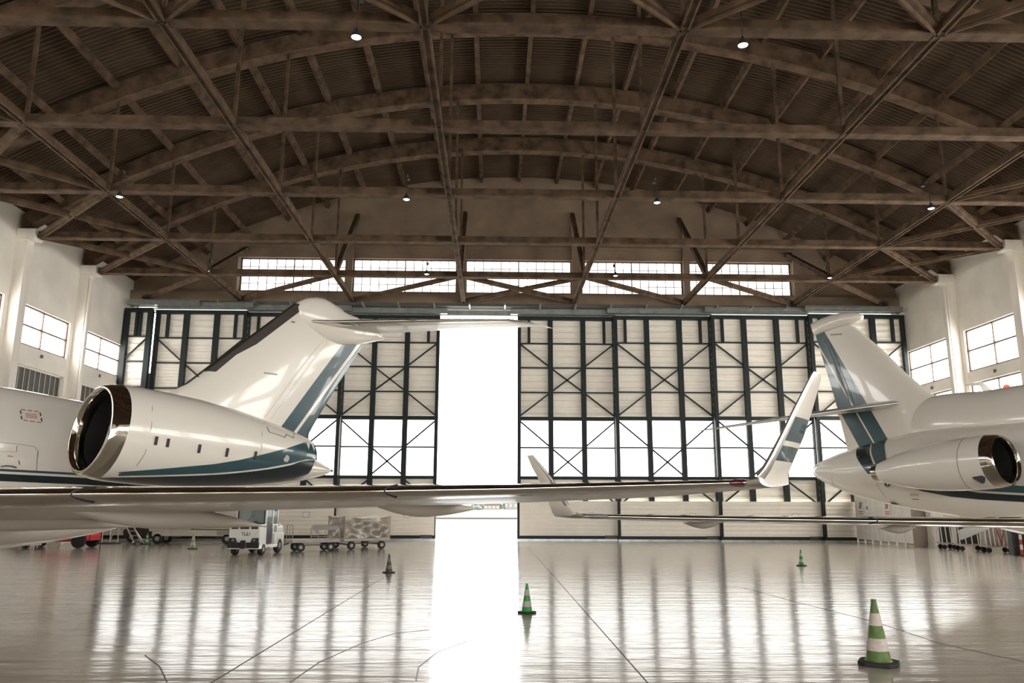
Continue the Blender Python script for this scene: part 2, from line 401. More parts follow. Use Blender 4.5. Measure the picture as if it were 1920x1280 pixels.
# pendant lamps
def lamp(px, py, ti, lab):
    p = atY(px, py, T[ti]-.45)
    r = thing('pendant_lamp', lab, 'lamp', p, group='round pendant lamps')
    MB().lathe([(.001, .2), (.04, .2), (.05, .15), (.09, .11), (.115, .03), (.122, 0), (.115, 0), (.105, .03), (.085, .09), (.001, .12)], n=20).build('lamp_shade', m_dark, r, smooth=True)
    MB().lathe([(.001, .012), (.108, .012), (.108, -.002), (.07, -.02), (.001, -.028)], n=20).build('lens', mat('lamp_lens', (.9, .88, .82), .3, emit=(1, .96, .88), es=1.2), r, smooth=True)
    h = TZ+.62-p.z
    b = MB().tube([(0, 0, .2), (0, 0, h)], .014).tube([(0, 0, h), (0, .5, h)], .02)
    b.box((-.05, .3, h-.06), (.05, .42, h+.06)); b.build('bracket', m_dark, r)
for a in ((668, 70, 3, 'round pendant lamp hanging under the nearest tie on the left'), (1393, 85, 3, 'round pendant lamp hanging under the nearest tie on the right'),
          (224, 369, 5, 'small round lamp at far left on the third visible tie'), (762, 374, 5, 'small round lamp left of centre on the third visible tie'),
          (1232, 380, 5, 'small round lamp right of centre on the third visible tie'), (1746, 391, 5, 'small round lamp at far right on the third visible tie'),
          (388, 508, 7, 'small far lamp left of the gable windows'), (800, 514, 7, 'small far lamp in front of the second gable window'),
          (1154, 517, 7, 'small far lamp in front of the fourth gable window'), (1556, 521, 7, 'small far lamp right of the gable windows')):
    lamp(*a)

# ------------------------------------------------------------------ sliding doors
def door(num, x0, x1, dy, lab, halves=True):
    """sliding leaf between x0 and x1; dy = distance in front of the outer track"""
    r = thing('door_%d' % num, lab, 'door', (x0, YW+.35-dy, 0)); del r['category']; r['kind'] = 'structure'
    W = x1-x0; H = 11.72; ps = [.09, W/3, 2*W/3, W-.09]
    if W < 4: ps = [.09, W-.09]
    # corrugated sheet
    b = MB(); z = 6.3; prof = []
    def sheet(z0, z1, yb, step=.17, d=.035):
        q = []; z = z0; k = 0
        while z < z1-1e-6:
            q += [(z, yb-(d if k % 2 else 0)), (min(z+step*.7, z1), yb-(d if k % 2 else 0))]; z += step; k += 1
        b.add([(0, y, z) for z, y in q]+[(W, y, z) for z, y in q], [(i, i+1, i+1+len(q), i+len(q)) for i in range(len(q)-1)])
    sheet(6.28, H, .16); sheet(1.95, 3.22, .16)
    b.build('cladding', m_clad, r)
    b = MB(); 
    def sheet2():
        q = []; z = .24; k = 0
        while z < 1.93:
            q += [(z, -.17-(.012 if k % 2 else 0)), (z+.075, -.17-(.012 if k % 2 else 0))]; z += .105; k += 1
        b.add([(.12, y, z) for z, y in q]+[(W-.06, y, z) for z, y in q], [(i, i+1, i+1+len(q), i+len(q)) for i in range(len(q)-1)])
    sheet2(); b.box((.12, -.165, .24), (W-.06, -.05, 1.95)); b.build('kick_panel', m_door, r)
    MB().box((0, .10, 3.22), (W, .13, 6.28)).build('glazing', m_glaze, r)
    f = MB()
    for i, x in enumerate(ps):
        w = .13 if i not in (0, len(ps)-1) or W < 4 else .09
        f.box((x-w, -.12, .2), (x+w, .13, H))
    for x in (.62, W-.62): f.box((x-.07, -.06, 10.36), (x+.07, .12, H))
    f.box((0, -.14, H-.06), (W, .14, H+.12)); f.box((0, -.1, 6.18), (W, .12, 6.38)); f.box((0, -.1, 3.1), (W, .12, 3.26))
    for z in (10.36, 9.03, 7.69): f.box((0, -.05, z-.03), (W, .1, z+.03))
    f.box((0, -.03, 4.715), (W, .08, 4.785)); f.box((0, -.15, .07), (W, .14, .25))
    f.build('steel_frame', m_green, r)
    f = MB(); t = .075; yb = -.02
    def d(a, c): f.bar((a[0], yb, a[1]), (c[0], yb, c[1]), t, t)
    if W > 4:
        a, b2, c2, d2 = ps
        for (zt, zb) in ((10.36, 9.03), (6.18, 4.75)):
            d((a, zt), (b2, zb)); d((d2, zt), (c2, zb))
        for (zt, zb) in ((9.03, 7.69), (4.75, 3.26)):
            d((b2, zt), (c2, zb)); d((c2, zt), (b2, zb))
        for (zt, zb) in ((7.69, 6.38), (3.1, 1.8)):
            d((b2, zt), (a, zb)); d((c2, zt), (d2, zb))
    else:
        d((ps[0], 9.03), (ps[1], 10.36)); d((ps[0], 6.38), (ps[1], 7.69))
    f.build('diagonal_brace', m_green, r)
    MB().box((0, -.16, .0), (W, .15, .075)).build('bottom_guide', m_rail, r)
    if W > 4:
        MB().box((W*.85, -.2, .08), (W*.97, -.15, .26)).build('drive_box', m_dark, r)
        MB().box((W*.72-.17, -.19, 1.12), (W*.72+.17, -.175, 1.4)).build('notice_plate', mat('plate_grey', (.35, .33, .3), .5), r)
        MB().box((W*.72-.14, -.195, 1.15), (W*.72+.14, -.185, 1.37)).build('notice_face', m_white, r)
    return r
PX = [1.29, 6.48, 11.67, 16.85, 22.03]
for k in range(4): door(k+1, PX[k], PX[k+1]+(.14 if k < 3 else -.02), .0+.36*k, 'sliding hangar door leaf, number %d to the right of the opening' % (k+1))
PL = [-2.92, -8.02, -13.1, -17.9, -19.4]
for k in range(4):
    door(k+5, PL[k+1]-(.14 if k < 2 else 0) if k < 3 else -19.38, PL[k]-(.06 if k == 3 else 0), .36*k, 'sliding hangar door leaf, number %d to the left of the opening' % (k+1))
MB().box((-18.02, YW-.75, .1), (-17.8, YW-.70, 8.4)).build('gap_cover', m_green, bpy.data.objects['door_8'], ).matrix_parent_inverse = bpy.data.objects['door_8'].matrix_basis.inverted()  # strip added to block daylight in the lower gap between leaves
# head tracks, stepped like the leaves
tr = thing('door_track', 'stepped galvanised door tracks under the gable wall', 'door track')
for k in range(5):
    y = YW+.35-.36*k
    if k == 0: spans = [(XL, XR)]
    else:
        spans = [(XL+.3, PL[k-1]+.4), (PX[k-1]-.4, XR-.3)] if k < 4 else [(XL+.3, PL[3]+2.5), (PX[3]-.3, XR-.3)]
    for a, b_ in spans:
        MB().box((a, y-.13, 11.86+.02*k), (b_, y+.10, 12.0+.02*k)).box((a, y-.15, 12.0+.02*k), (b_, y-.02, 12.14+.02*k)).build('track_rail', m_rail, tr)
for k in range(22):
    x = XL+1.2+k*1.88; MB().box((x-.04, YW-1.2, 12.1), (x+.04, YW+.4, 12.22)).build('track_hanger', m_rail, tr)
MB().box((XL, YW-.5, 12.2), (XR, YW+.7, 12.36)).build('cable_tray', mat('dark_tray', (.09, .085, .075), .6), tr)
# ------------------------------------------------------------------ outside
w = bpy.data.worlds.new('overcast_sky'); S.world = w; w.use_nodes = True; nt = w.node_tree
bg = nt.nodes['Background']; SKY = 6.0
tc = nt.nodes.new('ShaderNodeTexCoord'); sp = nt.nodes.new('ShaderNodeSeparateXYZ'); nt.links.new(tc.outputs['Generated'], sp.inputs[0])
rp = nt.nodes.new('ShaderNodeValToRGB'); rp.color_ramp.elements[0].color = (.97, .98, 1, 1); rp.color_ramp.elements[1].color = (1, 1, .97, 1)
nt.links.new(sp.outputs[2], rp.inputs[0]); nt.links.new(rp.outputs[0], bg.inputs[0]); bg.inputs[1].default_value = SKY
m_apron = mat('apron_concrete', (.62, .61, .57), .9, noise=(.2, .08))
m_grass = mat('dry_grass', (.105, .115, .078), .95, noise=(.15, .12))
o = MB().box((-400, YW+.8, -.2), (400, 112, -.03)).build('apron', m_apron, kind='structure'); o['label'] = 'sunlit concrete apron outside the open door'
o = MB().box((-120, YB-90, -.2), (120, YB, -.03)).build('apron_rear', m_apron, kind='structure'); o['label'] = 'concrete apron behind the camera'
o = MB().box((-700, 112, -.2), (700, 900, .02)).build('airfield_grass', m_grass, kind='stuff'); tag(o, 'pale overexposed airfield grass beyond the apron', 'grass')
tag(MB().box((-300, 111.7, -.03), (300, 111.99, .22)).build('grass_kerb', mat('kerb_dark', (.03, .028, .024), .9)), 'thin dark kerb line between apron and grass', 'kerb')
m_leaf = mat('hazy_foliage', (.085, .095, .08), .9, noise=(.5, .25))
def blob_tree(x, y, h, wd, name, lab, cat='tree', grp=None, seed=1, trunk=.15):
    rnd = random.Random(seed); r = thing(name, lab, cat, (x, y, .02), group=grp)
    if trunk: MB().tube([(0, 0, 0), (0, 0, h*.4)], [wd*.05, wd*.03]).build('trunk', mat('bark', (.12, .09, .07), .9), r)
    b = MB()
    for k in range(46):
        a = rnd.uniform(0, 6.28); zz = h*rnd.uniform(trunk, .95); t = (zz/h-.5)*2; rr = wd/2*math.sqrt(max(.05, 1-t*t))*rnd.uniform(.2, .85)
        q = wd*rnd.uniform(.12, .2); cx, cy = rr*math.cos(a), rr*math.sin(a)
        rings = []
        for i in range(5):
            ph = math.pi*(i+.5)/5; rings.append([(cx+q*math.sin(ph)*math.cos(2*math.pi*j/7+k)*rnd.uniform(.8, 1.2), cy+q*math.sin(ph)*math.sin(2*math.pi*j/7+k), zz+q*math.cos(ph)*rnd.uniform(.8, 1.2)) for j in range(7)])
        b.loft(rings)
    b.build('foliage', m_leaf, r); return r
def gx_(px, Y): return atY(px, 950, Y).x
D_ = 420
for i, (px, h, wd, tr_) in enumerate(((893, 4.4, 4.4, .1), (901, 4.2, 4.5, .1), (908, 4.8, 5, .1), (866+22, 2.6, 3.2, 0), (933, 3.6, 5, .1))):
    blob_tree(gx_(px, D_+i*6), D_+i*6, h*1.15, wd, 'distant_tree', 'round hazy tree far across the airfield, number %d from the left of the row' % {0: 2, 1: 3, 2: 4, 3: 1, 4: 5}[i], grp='distant row of trees', seed=i+3)
blob_tree(gx_(945, 380), 380, 5.3, 2.2, 'cypress_tree', 'tall narrow dark tree standing alone near the right door edge', seed=20, trunk=.05)
blob_tree(gx_(895, 400), 400, 1.5, 5.5, 'shrub', 'low shrub in front of the distant trees', 'shrub', seed=9, trunk=0)
m_bld = mat('pale_building', (.13, .115, .10), .8); m_tile = mat('clay_roof', (.10, .06, .045), .8)
def bld(px, Y, wd, h, lab, name='building'):
    r = thing(name, lab, 'building', (gx_(px, Y), Y, .02))
    MB().box((-wd/2, 0, 0), (wd/2, 8, h)).build('wall', m_bld, r)
    MB().prism([(-wd/2-.4, -.4, h), (wd/2+.4, -.4, h), (wd/2, -.4, h+.5), (-wd/2, -.4, h+.5)], (0, 9, 0)).build('roof', m_tile, r)
    for k in range(4):
        x = -wd/2+wd*(k+.5)/4; MB().box((x-.4, -.05, h*.35), (x+.4, .02, h*.7)).build('window', m_steel, r)
bld(922, 410, 8, 2.6, 'low distant building right of the tree row')
bld(962, 430, 10, 4.2, 'pale distant building behind the right door edge')
# low ridge line of the land beyond
tag(MB().box((-300, 520, .03), (300, 530, 2.2)).build('hedge_line', m_leaf), 'faint hedge along the far side of the airfield', 'hedge')

# sample portals for the two openings (they only steer sampling, they add no light)
def portal(x0, x1, z0, z1, y, sgn):
    l = bpy.data.lights.new('daylight_portal', 'AREA'); l.shape = 'RECTANGLE'; l.size = x1-x0; l.size_y = z1-z0; l.cycles.is_portal = True
    o = bpy.data.objects.new('daylight_portal', l); COL.objects.link(o); o.location = ((x0+x1)/2, y, (z0+z1)/2)
    o.rotation_euler = (math.radians(-90*sgn), 0, 0)
portal(-2.92, 1.29, 0, 11.8, YW+.7, 1)
portal(-15.0, 19.5, 0, 10.0, YB-.45, -1)

# ------------------------------------------------------------------ aircraft
def airfoil(le, te, t, up, n=12, under=.45):
    """closed loop of one section: le/te points, thickness t, up = section normal"""
    le, te, up = Vector(le), Vector(te), Vector(up).normalized(); c = te-le; L = c.length; up = (up-c.normalized()*up.dot(c.normalized())).normalized()
    def th(x): return 5*(.2969*math.sqrt(x)-.126*x-.3516*x*x+.2843*x**3-.1015*x**4)
    xs = [.5*(1-math.cos(math.pi*i/n)) for i in range(n+1)]
    top = [le+c*x+up*t*th(x)*(2-2*under) for x in xs]; bot = [le+c*x-up*t*th(x)*2*under for x in xs]
    return top[::-1]+bot[1:-1]
def split_le(secs, frac=.045):
    """front strip of every section, for the bare metal leading edge laid over the paint"""
    out = []
    for s in secs:
        le, te, t, up = s[:4]; loop = airfoil(le, te, t*1.03+.004, up, 24); n = 24
        c = Vector(te)-Vector(le)
        ids = [i for i in range(len(loop)) if (loop[i]-Vector(le)).dot(c)/c.length_squared <= frac]
        mid = loop[n]
        k = [i for i in range(n-6, n+7)]
        out.append([loop[i]-c.normalized()*.004 for i in k])
    return out
def wing_mesh(secs): 
    b = MB(); b.loft([airfoil(*s[:4]) for s in secs]); return b
def pod(b, x0, x1, y, z, r, zr=None, nose=.35, n=16, m=14, droop=0.):
    """slender canoe body along x"""
    rings = []; zr = zr or r
    for i in range(m+1):
        u = i/m; q = max(.02, math.sin(math.pi*min(1, u/ (2*nose)) if u < nose else math.pi/2+ (u-nose)/(1-nose)*math.pi/2)**(.75)) if 0 < u < 1 else .02
        x = x0+(x1-x0)*u
        rings.append([(x, y+r*q*math.cos(2*math.pi*k/n), z-droop*u+zr*q*math.sin(2*math.pi*k/n)) for k in range(n)])
    return b.loft(rings)
def body(b, secs, n=36):
    """fuselage: (x, z_top, z_bot, half_width[, power])"""
    rings = []
    for x, zt, zb, hw in secs:
        zc, rz = (zt+zb)/2, (zt-zb)/2
        rings.append([(x, hw*math.cos(2*math.pi*k/n), zc+rz*math.sin(2*math.pi*k/n)) for k in range(n)])
    return b.loft(rings)
def smooth_secs(secs, m=5):
    out = []
    for i in range(len(secs)-1):
        p0 = secs[max(i-1, 0)]; p1 = secs[i]; p2 = secs[i+1]; p3 = secs[min(i+2, len(secs)-1)]
        for k in range(m):
            t = k/m
            out.append(tuple(.5*((2*b)+(-a+c)*t+(2*a-5*b+4*c-d)*t*t+(-a+3*b-3*c+d)*t**3) for a, b, c, d in zip(p0, p1, p2, p3)))
    out.append(tuple(secs[-1])); return out
TEAL = (.035, .085, .10); NAVY = (.010, .022, .028)
def frame_of(px, py, Z, deg, off):
    d = ray(px, py); e = CP+d*(Z/d.dot(cf)); psi = math.radians(deg)
    a = Vector((math.cos(psi), math.sin(psi), 0)); y = Vector((-math.sin(psi), math.cos(psi), 0))
    o = e+y*off; return a, y, Vector((o.x, o.y, 0)), psi
class Craft:
    def __init__(s, px, py, Z, deg, off, name, label):
        s.a, s.y, s.o, s.psi = frame_of(px, py, Z, deg, off)
        s.root = thing(name, label, 'aircraft', s.o, s.psi)
    def pl(s, px, py, lat=0.):
        """pixel -> local point on the vertical plane at lateral offset lat"""
        d = ray(px, py); q = s.o+s.y*lat; t = (q-CP).dot(s.y)/d.dot(s.y); P = CP+d*t
        return ((P-s.o).dot(s.a), lat, P.z)
    def loc(s, P): v = Vector(P)-s.o; return Vector((v.dot(s.a), v.dot(s.y), v.z))
    def fin(s, le, te, hw, m, name='fin', label=None):
        """le, te: matching pixel lists bottom -> top on the centre plane; hw: half thickness"""
        secs = []
        for (p, q, h) in zip(le, te, hw):
            L, R_ = Vector(s.pl(*p)), Vector(s.pl(*q)); secs.append((L, R_, h*2, (0, 1, 0)))
        b = MB(); b.loft([airfoil(*x, 14, .5) for x in secs]); return b.build(name, m, s.root, smooth=True, angle=50, label=label), secs
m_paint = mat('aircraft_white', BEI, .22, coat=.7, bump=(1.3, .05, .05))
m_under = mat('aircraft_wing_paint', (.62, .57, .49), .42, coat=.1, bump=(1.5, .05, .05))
m_seam = mat('panel_seam', (.13, .11, .09), .6)
m_fan = mat('fan_dark', (.04, .037, .033), .35, .5)

# ---- left aircraft: T-tail business jet, nose to the left, only its rear half in view
A = Craft(172, 808, 14.5, 50, 2.6, 'business_jet', 'large white T-tail business jet on the left with teal tail stripe')
R1 = A.root
# fuselage
fus = [(-16, 4.05, 1.35, 1.36), (-9, 4.05, 1.35, 1.36), (-4, 4.05, 1.38, 1.36), (-1.2, 4.0, 1.42, 1.33), (.6, 3.86, 1.55, 1.22), (2.4, 3.68, 1.75, 1.05), (4.2, 3.48, 1.98, .82), (5.6, 3.24, 2.18, .58), (6.7, 2.98, 2.36, .34), (7.35, 2.78, 2.52, .15), (7.52, 2.70, 2.60, .05)]
FZ = 2.20
lv = livery('jet_fuselage_livery', [(-9, BEI), (-.11, NAVY), (0, BEI), (.055, TEAL), (.13, BEI)],
            curve=[(-16, FZ+.05), (-4, FZ+.05), (-.5, FZ), (1.5, FZ-.04), (3.5, FZ-.1), (5, FZ-.2), (7.6, 1.2)])
body(MB(), smooth_secs(fus)).build('fuselage', lv, R1, smooth=True)
MB().tube([(7.48, 0, 2.65), (7.62, 0, 2.64)], .035).build('tail_light', m_steel, R1)
# belly fairing
body(MB(), smooth_secs([(-9, 1.9, 1.0, .2), (-7.5, 2.0, .86, 1.3), (-4, 2.0, .8, 1.5), (-1.2, 1.9, .82, 1.35), (.6, 1.8, .98, 1.0), (2.2, 1.8, 1.3, .6), (3.2, 1.85, 1.6, .15)])).build('belly_fairing', m_paint, R1, smooth=True)
# panel seams, hatch outline and dashed rescue mark on the fuselage side
def side_pt(px, py, hw=1.28, c=None, gap=.012):
    c = c or A
    # intersect with the ellipse section of the fuselage near the local station
    L = c.loc(CP); d = Vector((ray(px, py).dot(c.a), ray(px, py).dot(c.y), ray(px, py).z))
    best = None; secs = c.fus
    t = 6.
    while t < 30:
        P = L+d*t
        for (s0, s1) in zip(secs, secs[1:]):
            if s0[0] <= P.x <= s1[0]:
                u = (P.x-s0[0])/(s1[0]-s0[0]); zt, zb, w_ = [s0[k]+(s1[k]-s0[k])*u for k in (1, 2, 3)]
                zc, rz = (zt+zb)/2, (zt-zb)/2
                if (P.y/(w_+gap))**2+((P.z-zc)/(rz+gap))**2 <= 1: return P
                break
        t += .01
    return None
A.fus = smooth_secs(fus)
def decal(c, pix, wdt, m, name, parent, label=None, closed=False, dash=None):
    P = [side_pt(x, y, c=c) for x, y in pix]; P = [p for p in P if p is not None]; b = MB()
    if closed: P.append(P[0])
    for p, q in zip(P, P[1:]):
        if dash:
            L = (q-p).length; n = max(1, int(L/dash+.5))
            for k in range(n): b.bar(p+(q-p)*((k+.15)/n), p+(q-p)*((k+.75)/n), wdt, wdt*.5)
        elif (q-p).length > 1e-4: b.bar(p, q, wdt, wdt*.5)
    return b.build(name, m, parent, label=label)
m_mark = mat('mark_brown', (.16, .05, .035), .5); m_orng = mat('mark_red', (.5, .16, .09), .5)
decal(A, [(38, 767), (75, 772), (79, 792), (41, 787)], .02, m_mark, 'rescue_marking', R1, 'dashed dark red rescue outline', True, .13)
for k in range(3): decal(A, [(48+k*.5, 775+k*3.2), (60, 776.3+k*3.2), (69, 777.4+k*3.2)], .022, m_orng, 'marking_text', R1)
decal(A, [(0, 829), (40, 833), (64, 837), (71, 845), (70, 860), (68, 885)], .008, m_seam, 'hatch_seam', R1)
decal(A, [(0, 846), (31, 847), (32, 835)], .006, m_seam, 'panel_seam', R1)
decal(A, [(15, 854.5), (24, 855.5)], .025, m_orng, 'marking_text', R1)
decal(A, [(35, 863), (37, 871)], .015, m_mark, 'handle_mark', R1)
o = decal(A, [(2, 874.5), (10, 873), (22, 874), (30, 876.5)], .05, m_seam, 'vent_slot', R1)
# fin with black de-icing boot, rudder, tip fairing
le = [(300, 745), (345, 722), (383, 695), (553, 569)]
te = [(566, 835), (573, 821), (615, 751), (683, 642)]
bands = []
def ql(c, p): q = c.pl(*p); return q[0], q[2]
(xa, za), (xb, zb) = ql(A, (524, 795)), ql(A, (632, 652)); kk = (xb-xa)/(zb-za)
t0 = xa-kk*za; (xc, zc_) = ql(A, (551, 808)); (xd, zd) = ql(A, (600, 745))
t1 = (xc-kk*zc_+xd-kk*zd)/2-.06; t2 = t1+.10
lf = livery('jet_fin_livery', [(-9, BEI), (t0, TEAL), (t1, BEI), (t2, TEAL)], k=kk)
le = [(312, 737), (350, 720), (384, 699), (430, 660), (553, 569)]
te = [(562, 842), (578, 815), (590, 793), (622, 740), (683, 642)]
fin, fsec = A.fin(le, te, [.21, .20, .19, .16, .12], lf, 'fin')
# dorsal fillet
b = MB(); P = [A.pl(300, 742), A.pl(335, 733), A.pl(383, 695), A.pl(400, 760)]
b.loft([airfoil((2.0, 0, 3.5), (5.6, 0, 3.1), .3, (0, 1, 0), 14, .5), airfoil(A.pl(334, 733.5), A.pl(560, 845), .38, (0, 1, 0), 14, .5)]); b.build('dorsal_fillet', m_paint, R1, smooth=True)
# boot
b = MB(); out = []
for p in ((383, 695), (430, 660), (495, 612), (553, 569)):
    L = Vector(A.pl(*p)); out.append([L+Vector((-.035, 0, 0)), L+Vector((.02, -.075, 0)), L+Vector((.34, -.11, 0)), L+Vector((.34, .11, 0)), L+Vector((.02, .075, 0))])
b.loft(out)
b.build('deicing_boot', mat('boot_brown', (.035, .026, .018), .5), R1, smooth=True, label='dark leading edge boot')
# rudder hinge seam on the near face
b = MB()
def finpt(px, py, g=.012): q = Vector(A.pl(px, py)); return q+Vector((0, -.17-g+max(0, (q.z-3.5))*.015, 0))
for l in ([(498, 790), (560, 705), (613, 635)], [(491, 782), (553, 699), (608, 628)]):
    for p, q in zip(l, l[1:]): b.bar(finpt(*p), finpt(*q), .012, .012)
b.build('rudder_seam', mat('seam_light', (.85, .83, .78), .4), R1)
b = MB(); b.bar(finpt(488, 700), finpt(512, 703), .05, .04); b.build('access_panel', m_steel, R1)
for p, q in (((546, 584), (550, 585)), ((540, 604.5), (545, 605.5))):
    MB().bar(finpt(*p, .05), finpt(*q, .05), .03, .02).build('static_port', m_dark, R1)
# tip fairing (hump) and bullet under the tailplane
topL = [(549, 572), (560, 565), (575, 558.5), (590, 557), (604, 559), (617, 565.5), (632, 577), (640, 583), (668, 596), (700, 608), (718, 632)]
botL = [(556, 600), (565, 612), (580, 622), (592, 630), (605, 637), (618, 643), (632, 647), (645, 648), (668, 646.5), (700, 641), (719, 636)]
wds = [.07, .16, .24, .30, .34, .36, .37, .36, .30, .17, .05]
secs = []
for p, q, w_ in zip(topL, botL, wds):
    a_, b_ = A.pl(*p), A.pl(*q); secs.append((Vector(a_), Vector(b_), w_))
b = MB(); rings = []
for a_, b_, w_ in secs:
    c_ = (a_+b_)/2; h = (a_-b_)/2
    rings.append([c_+h*math.cos(2*math.pi*k/20)+Vector((0, w_*math.sin(2*math.pi*k/20), 0)) for k in range(20)])
b.loft(rings); b.build('tail_bullet', m_paint, R1, smooth=True, angle=60)
b = MB()
for px_, y0, y1 in ((578, 560, 569), (594, 561, 572), (606, 564, 576), (619, 571, 580)):
    p, q = Vector(A.pl(px_, y0)), Vector(A.pl(px_+1, y1)); b.bar(p+Vector((0, -.16, 0)), q+Vector((0, -.3, 0)), .014, .014)
# tailplane, both halves
zs = A.pl(560, 600)[2]
for sgn, nm in ((-1, 'left'), (1, 'right')):
    dz = -.02
    sc_ = [((6.25, 0, zs), (9.2, 0, zs+.13), .18, (0, 0, 1)), ((6.85, sgn*.5, zs), (9.35, sgn*.5, zs+.12), .18, (0, 0, 1)), ((8.2, sgn*2.4, zs+.02), (10.1, sgn*2.4, zs+.10), .14, (0, 0, 1)), ((9.7, sgn*4.4, zs+.03), (10.95, sgn*4.4, zs+.05), .09, (0, 0, 1)), ((10.35, sgn*4.8, zs+.01), (11.3, sgn*4.85, zs+.0), .03, (0, 0, 1))]
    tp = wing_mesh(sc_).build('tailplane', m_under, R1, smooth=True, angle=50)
    MB().loft(split_le(sc_), cap=False, close=False).build('leading_edge', m_chrome, tp, smooth=True, angle=80, label='polished metal leading edge')
# engines
def engine(c, lat, x0, z0, scale_prof, zdrop, lvm, R, inlet, label=None, tilt=.0):
    r = c.root; n = 72
    def ring(x, rad, z): return [(x+tilt*rad*math.sin(2*math.pi*k/n), lat+rad*math.cos(2*math.pi*k/n), z+rad*math.sin(2*math.pi*k/n)) for k in range(n)]
    outer = [ring(x0+x, rr*R, z0-zdrop*x) for x, rr in scale_prof]
    nac = MB().loft(outer, cap=False).build('engine_nacelle', lvm, r, smooth=True, label=label)
    lip = [(inlet[0], inlet[1]), (inlet[0]*.45, inlet[1]*.965), (inlet[0]*.12, .925*inlet[1]), (0, .875*inlet[1]), (.02*R, .845*inlet[1]), (.12*R, .81*inlet[1]), (.3*R, .795*inlet[1])]
    MB().loft([ring(x0+x, rr*R, z0-zdrop*x) for x, rr in lip], cap=False).build('inlet_lip', m_chrome, nac, smooth=True, angle=80, label='polished metal intake lip')
    MB().loft([ring(x0+x*R, rr*inlet[1]*R, z0) for x, rr in ((.29, .796), (.45, .78), (.8, .80), (1.2, .82))], cap=False).build('inlet_duct', m_fan, nac, smooth=True, angle=80)
    f = MB(); f.loft([ring(x0+1.2*R, .82*inlet[1]*R, z0), ring(x0+1.21*R, .01, z0)], cap=False); f.build('fan_disc', mat('fan_disc', (.06, .055, .05), .5, .4), nac)
    b = MB()
    for k in range(24):
        a = 2*math.pi*k/24; ca, sa = math.cos(a), math.sin(a); ca2, sa2 = math.cos(a+.2), math.sin(a+.2); r1, r2 = .22*R*inlet[1], .80*inlet[1]*R
        b.add([(x0+1.05*R, lat+r1*ca, z0+r1*sa), (x0+1.17*R, lat+r1*ca2, z0+r1*sa2), (x0+1.17*R, lat+r2*ca2, z0+r2*sa2), (x0+1.05*R, lat+r2*ca, z0+r2*sa)], [(0, 1, 2, 3)])
    b.build('fan_blades', mat('fan_metal', (.2, .19, .17), .35, .8), nac)
    MB().lathe([(.001, x0+.72*R), (.1*R, x0+.82*R), (.2*R, x0+1.08*R)], (0, lat, z0), 'x').build('spinner', m_fan, nac, smooth=True)
    xe, re = scale_prof[-1]; z_ = z0-zdrop*xe
    MB().loft([ring(x0+xe-.01, re*R*.985, z_), ring(x0+xe-.5, re*R*.9, z_+.02)], cap=False).build('exhaust_duct', m_dark, nac, smooth=True)
    return nac
eng = [(.30, .985), (.5, 1.0), (1.1, 1.005), (1.9, .985), (2.7, .91), (3.4, .80), (4.0, .69), (4.4, .60), (4.64, .54), (4.72, .50)]
def npt(px, py, g=.022, lat=-2.6):
    """point on the near face of the left engine nacelle under a pixel"""
    L = A.loc(CP); d = Vector((ray(px, py).dot(A.a), ray(px, py).dot(A.y), ray(px, py).z)); t = 6.
    while t < 25:
        P = L+d*t; x = P.x+.05
        if .25 <= x <= 4.73:
            for (xa, ra), (xb, rb) in zip(eng, eng[1:]):
                if xa <= x <= xb or (x < .3 and xa == .3):
                    rr = (ra+(rb-ra)*(x-xa)/(xb-xa))*.895+g
                    if (P.y-lat)**2+(P.z-3.05+.068*x)**2 <= rr*rr: return P
        t += .01
    return None
cv = [npt(*p) for p in ((225, 896), (300, 894.5), (400, 891), (450, 887), (500, 881), (545, 873), (578, 864))]
cv = [(p.x, p.z) for p in cv if p is not None]
le_ = livery('jet_engine_livery', [(-9, NAVY), (0, BEI)], curve=[(-.6, cv[0][1]-.03)]+cv+[(5.1, cv[-1][1]+.03)])
def teal_band():
    lo = [(222, 892), (300, 890.5), (400, 887), (450, 883), (500, 877), (545, 868.5), (584, 858.5)]
    hi = [(222, 885), (300, 879), (400, 870), (450, 862), (500, 850), (540, 839.5), (574, 828)]
    rows = []
    for i in range(36):
        t = i/35*6; k = min(int(t), 5); f_ = t-k; col = []
        p = [lo[k][j]+(lo[k+1][j]-lo[k][j])*f_ for j in (0, 1)]; q = [hi[k][j]+(hi[k+1][j]-hi[k][j])*f_ for j in (0, 1)]
        for j in range(7):
            P = npt(p[0]+(q[0]-p[0])*j/6, p[1]+(q[1]-p[1])*j/6, .016)
            if P is None and (col or rows): P = (col[-1] if col else rows[-1][0]).copy()
            if P is None: break
            col.append(P)
        if len(col) == 7: rows.append(col)
    return MB().loft(rows, cap=False, close=False)
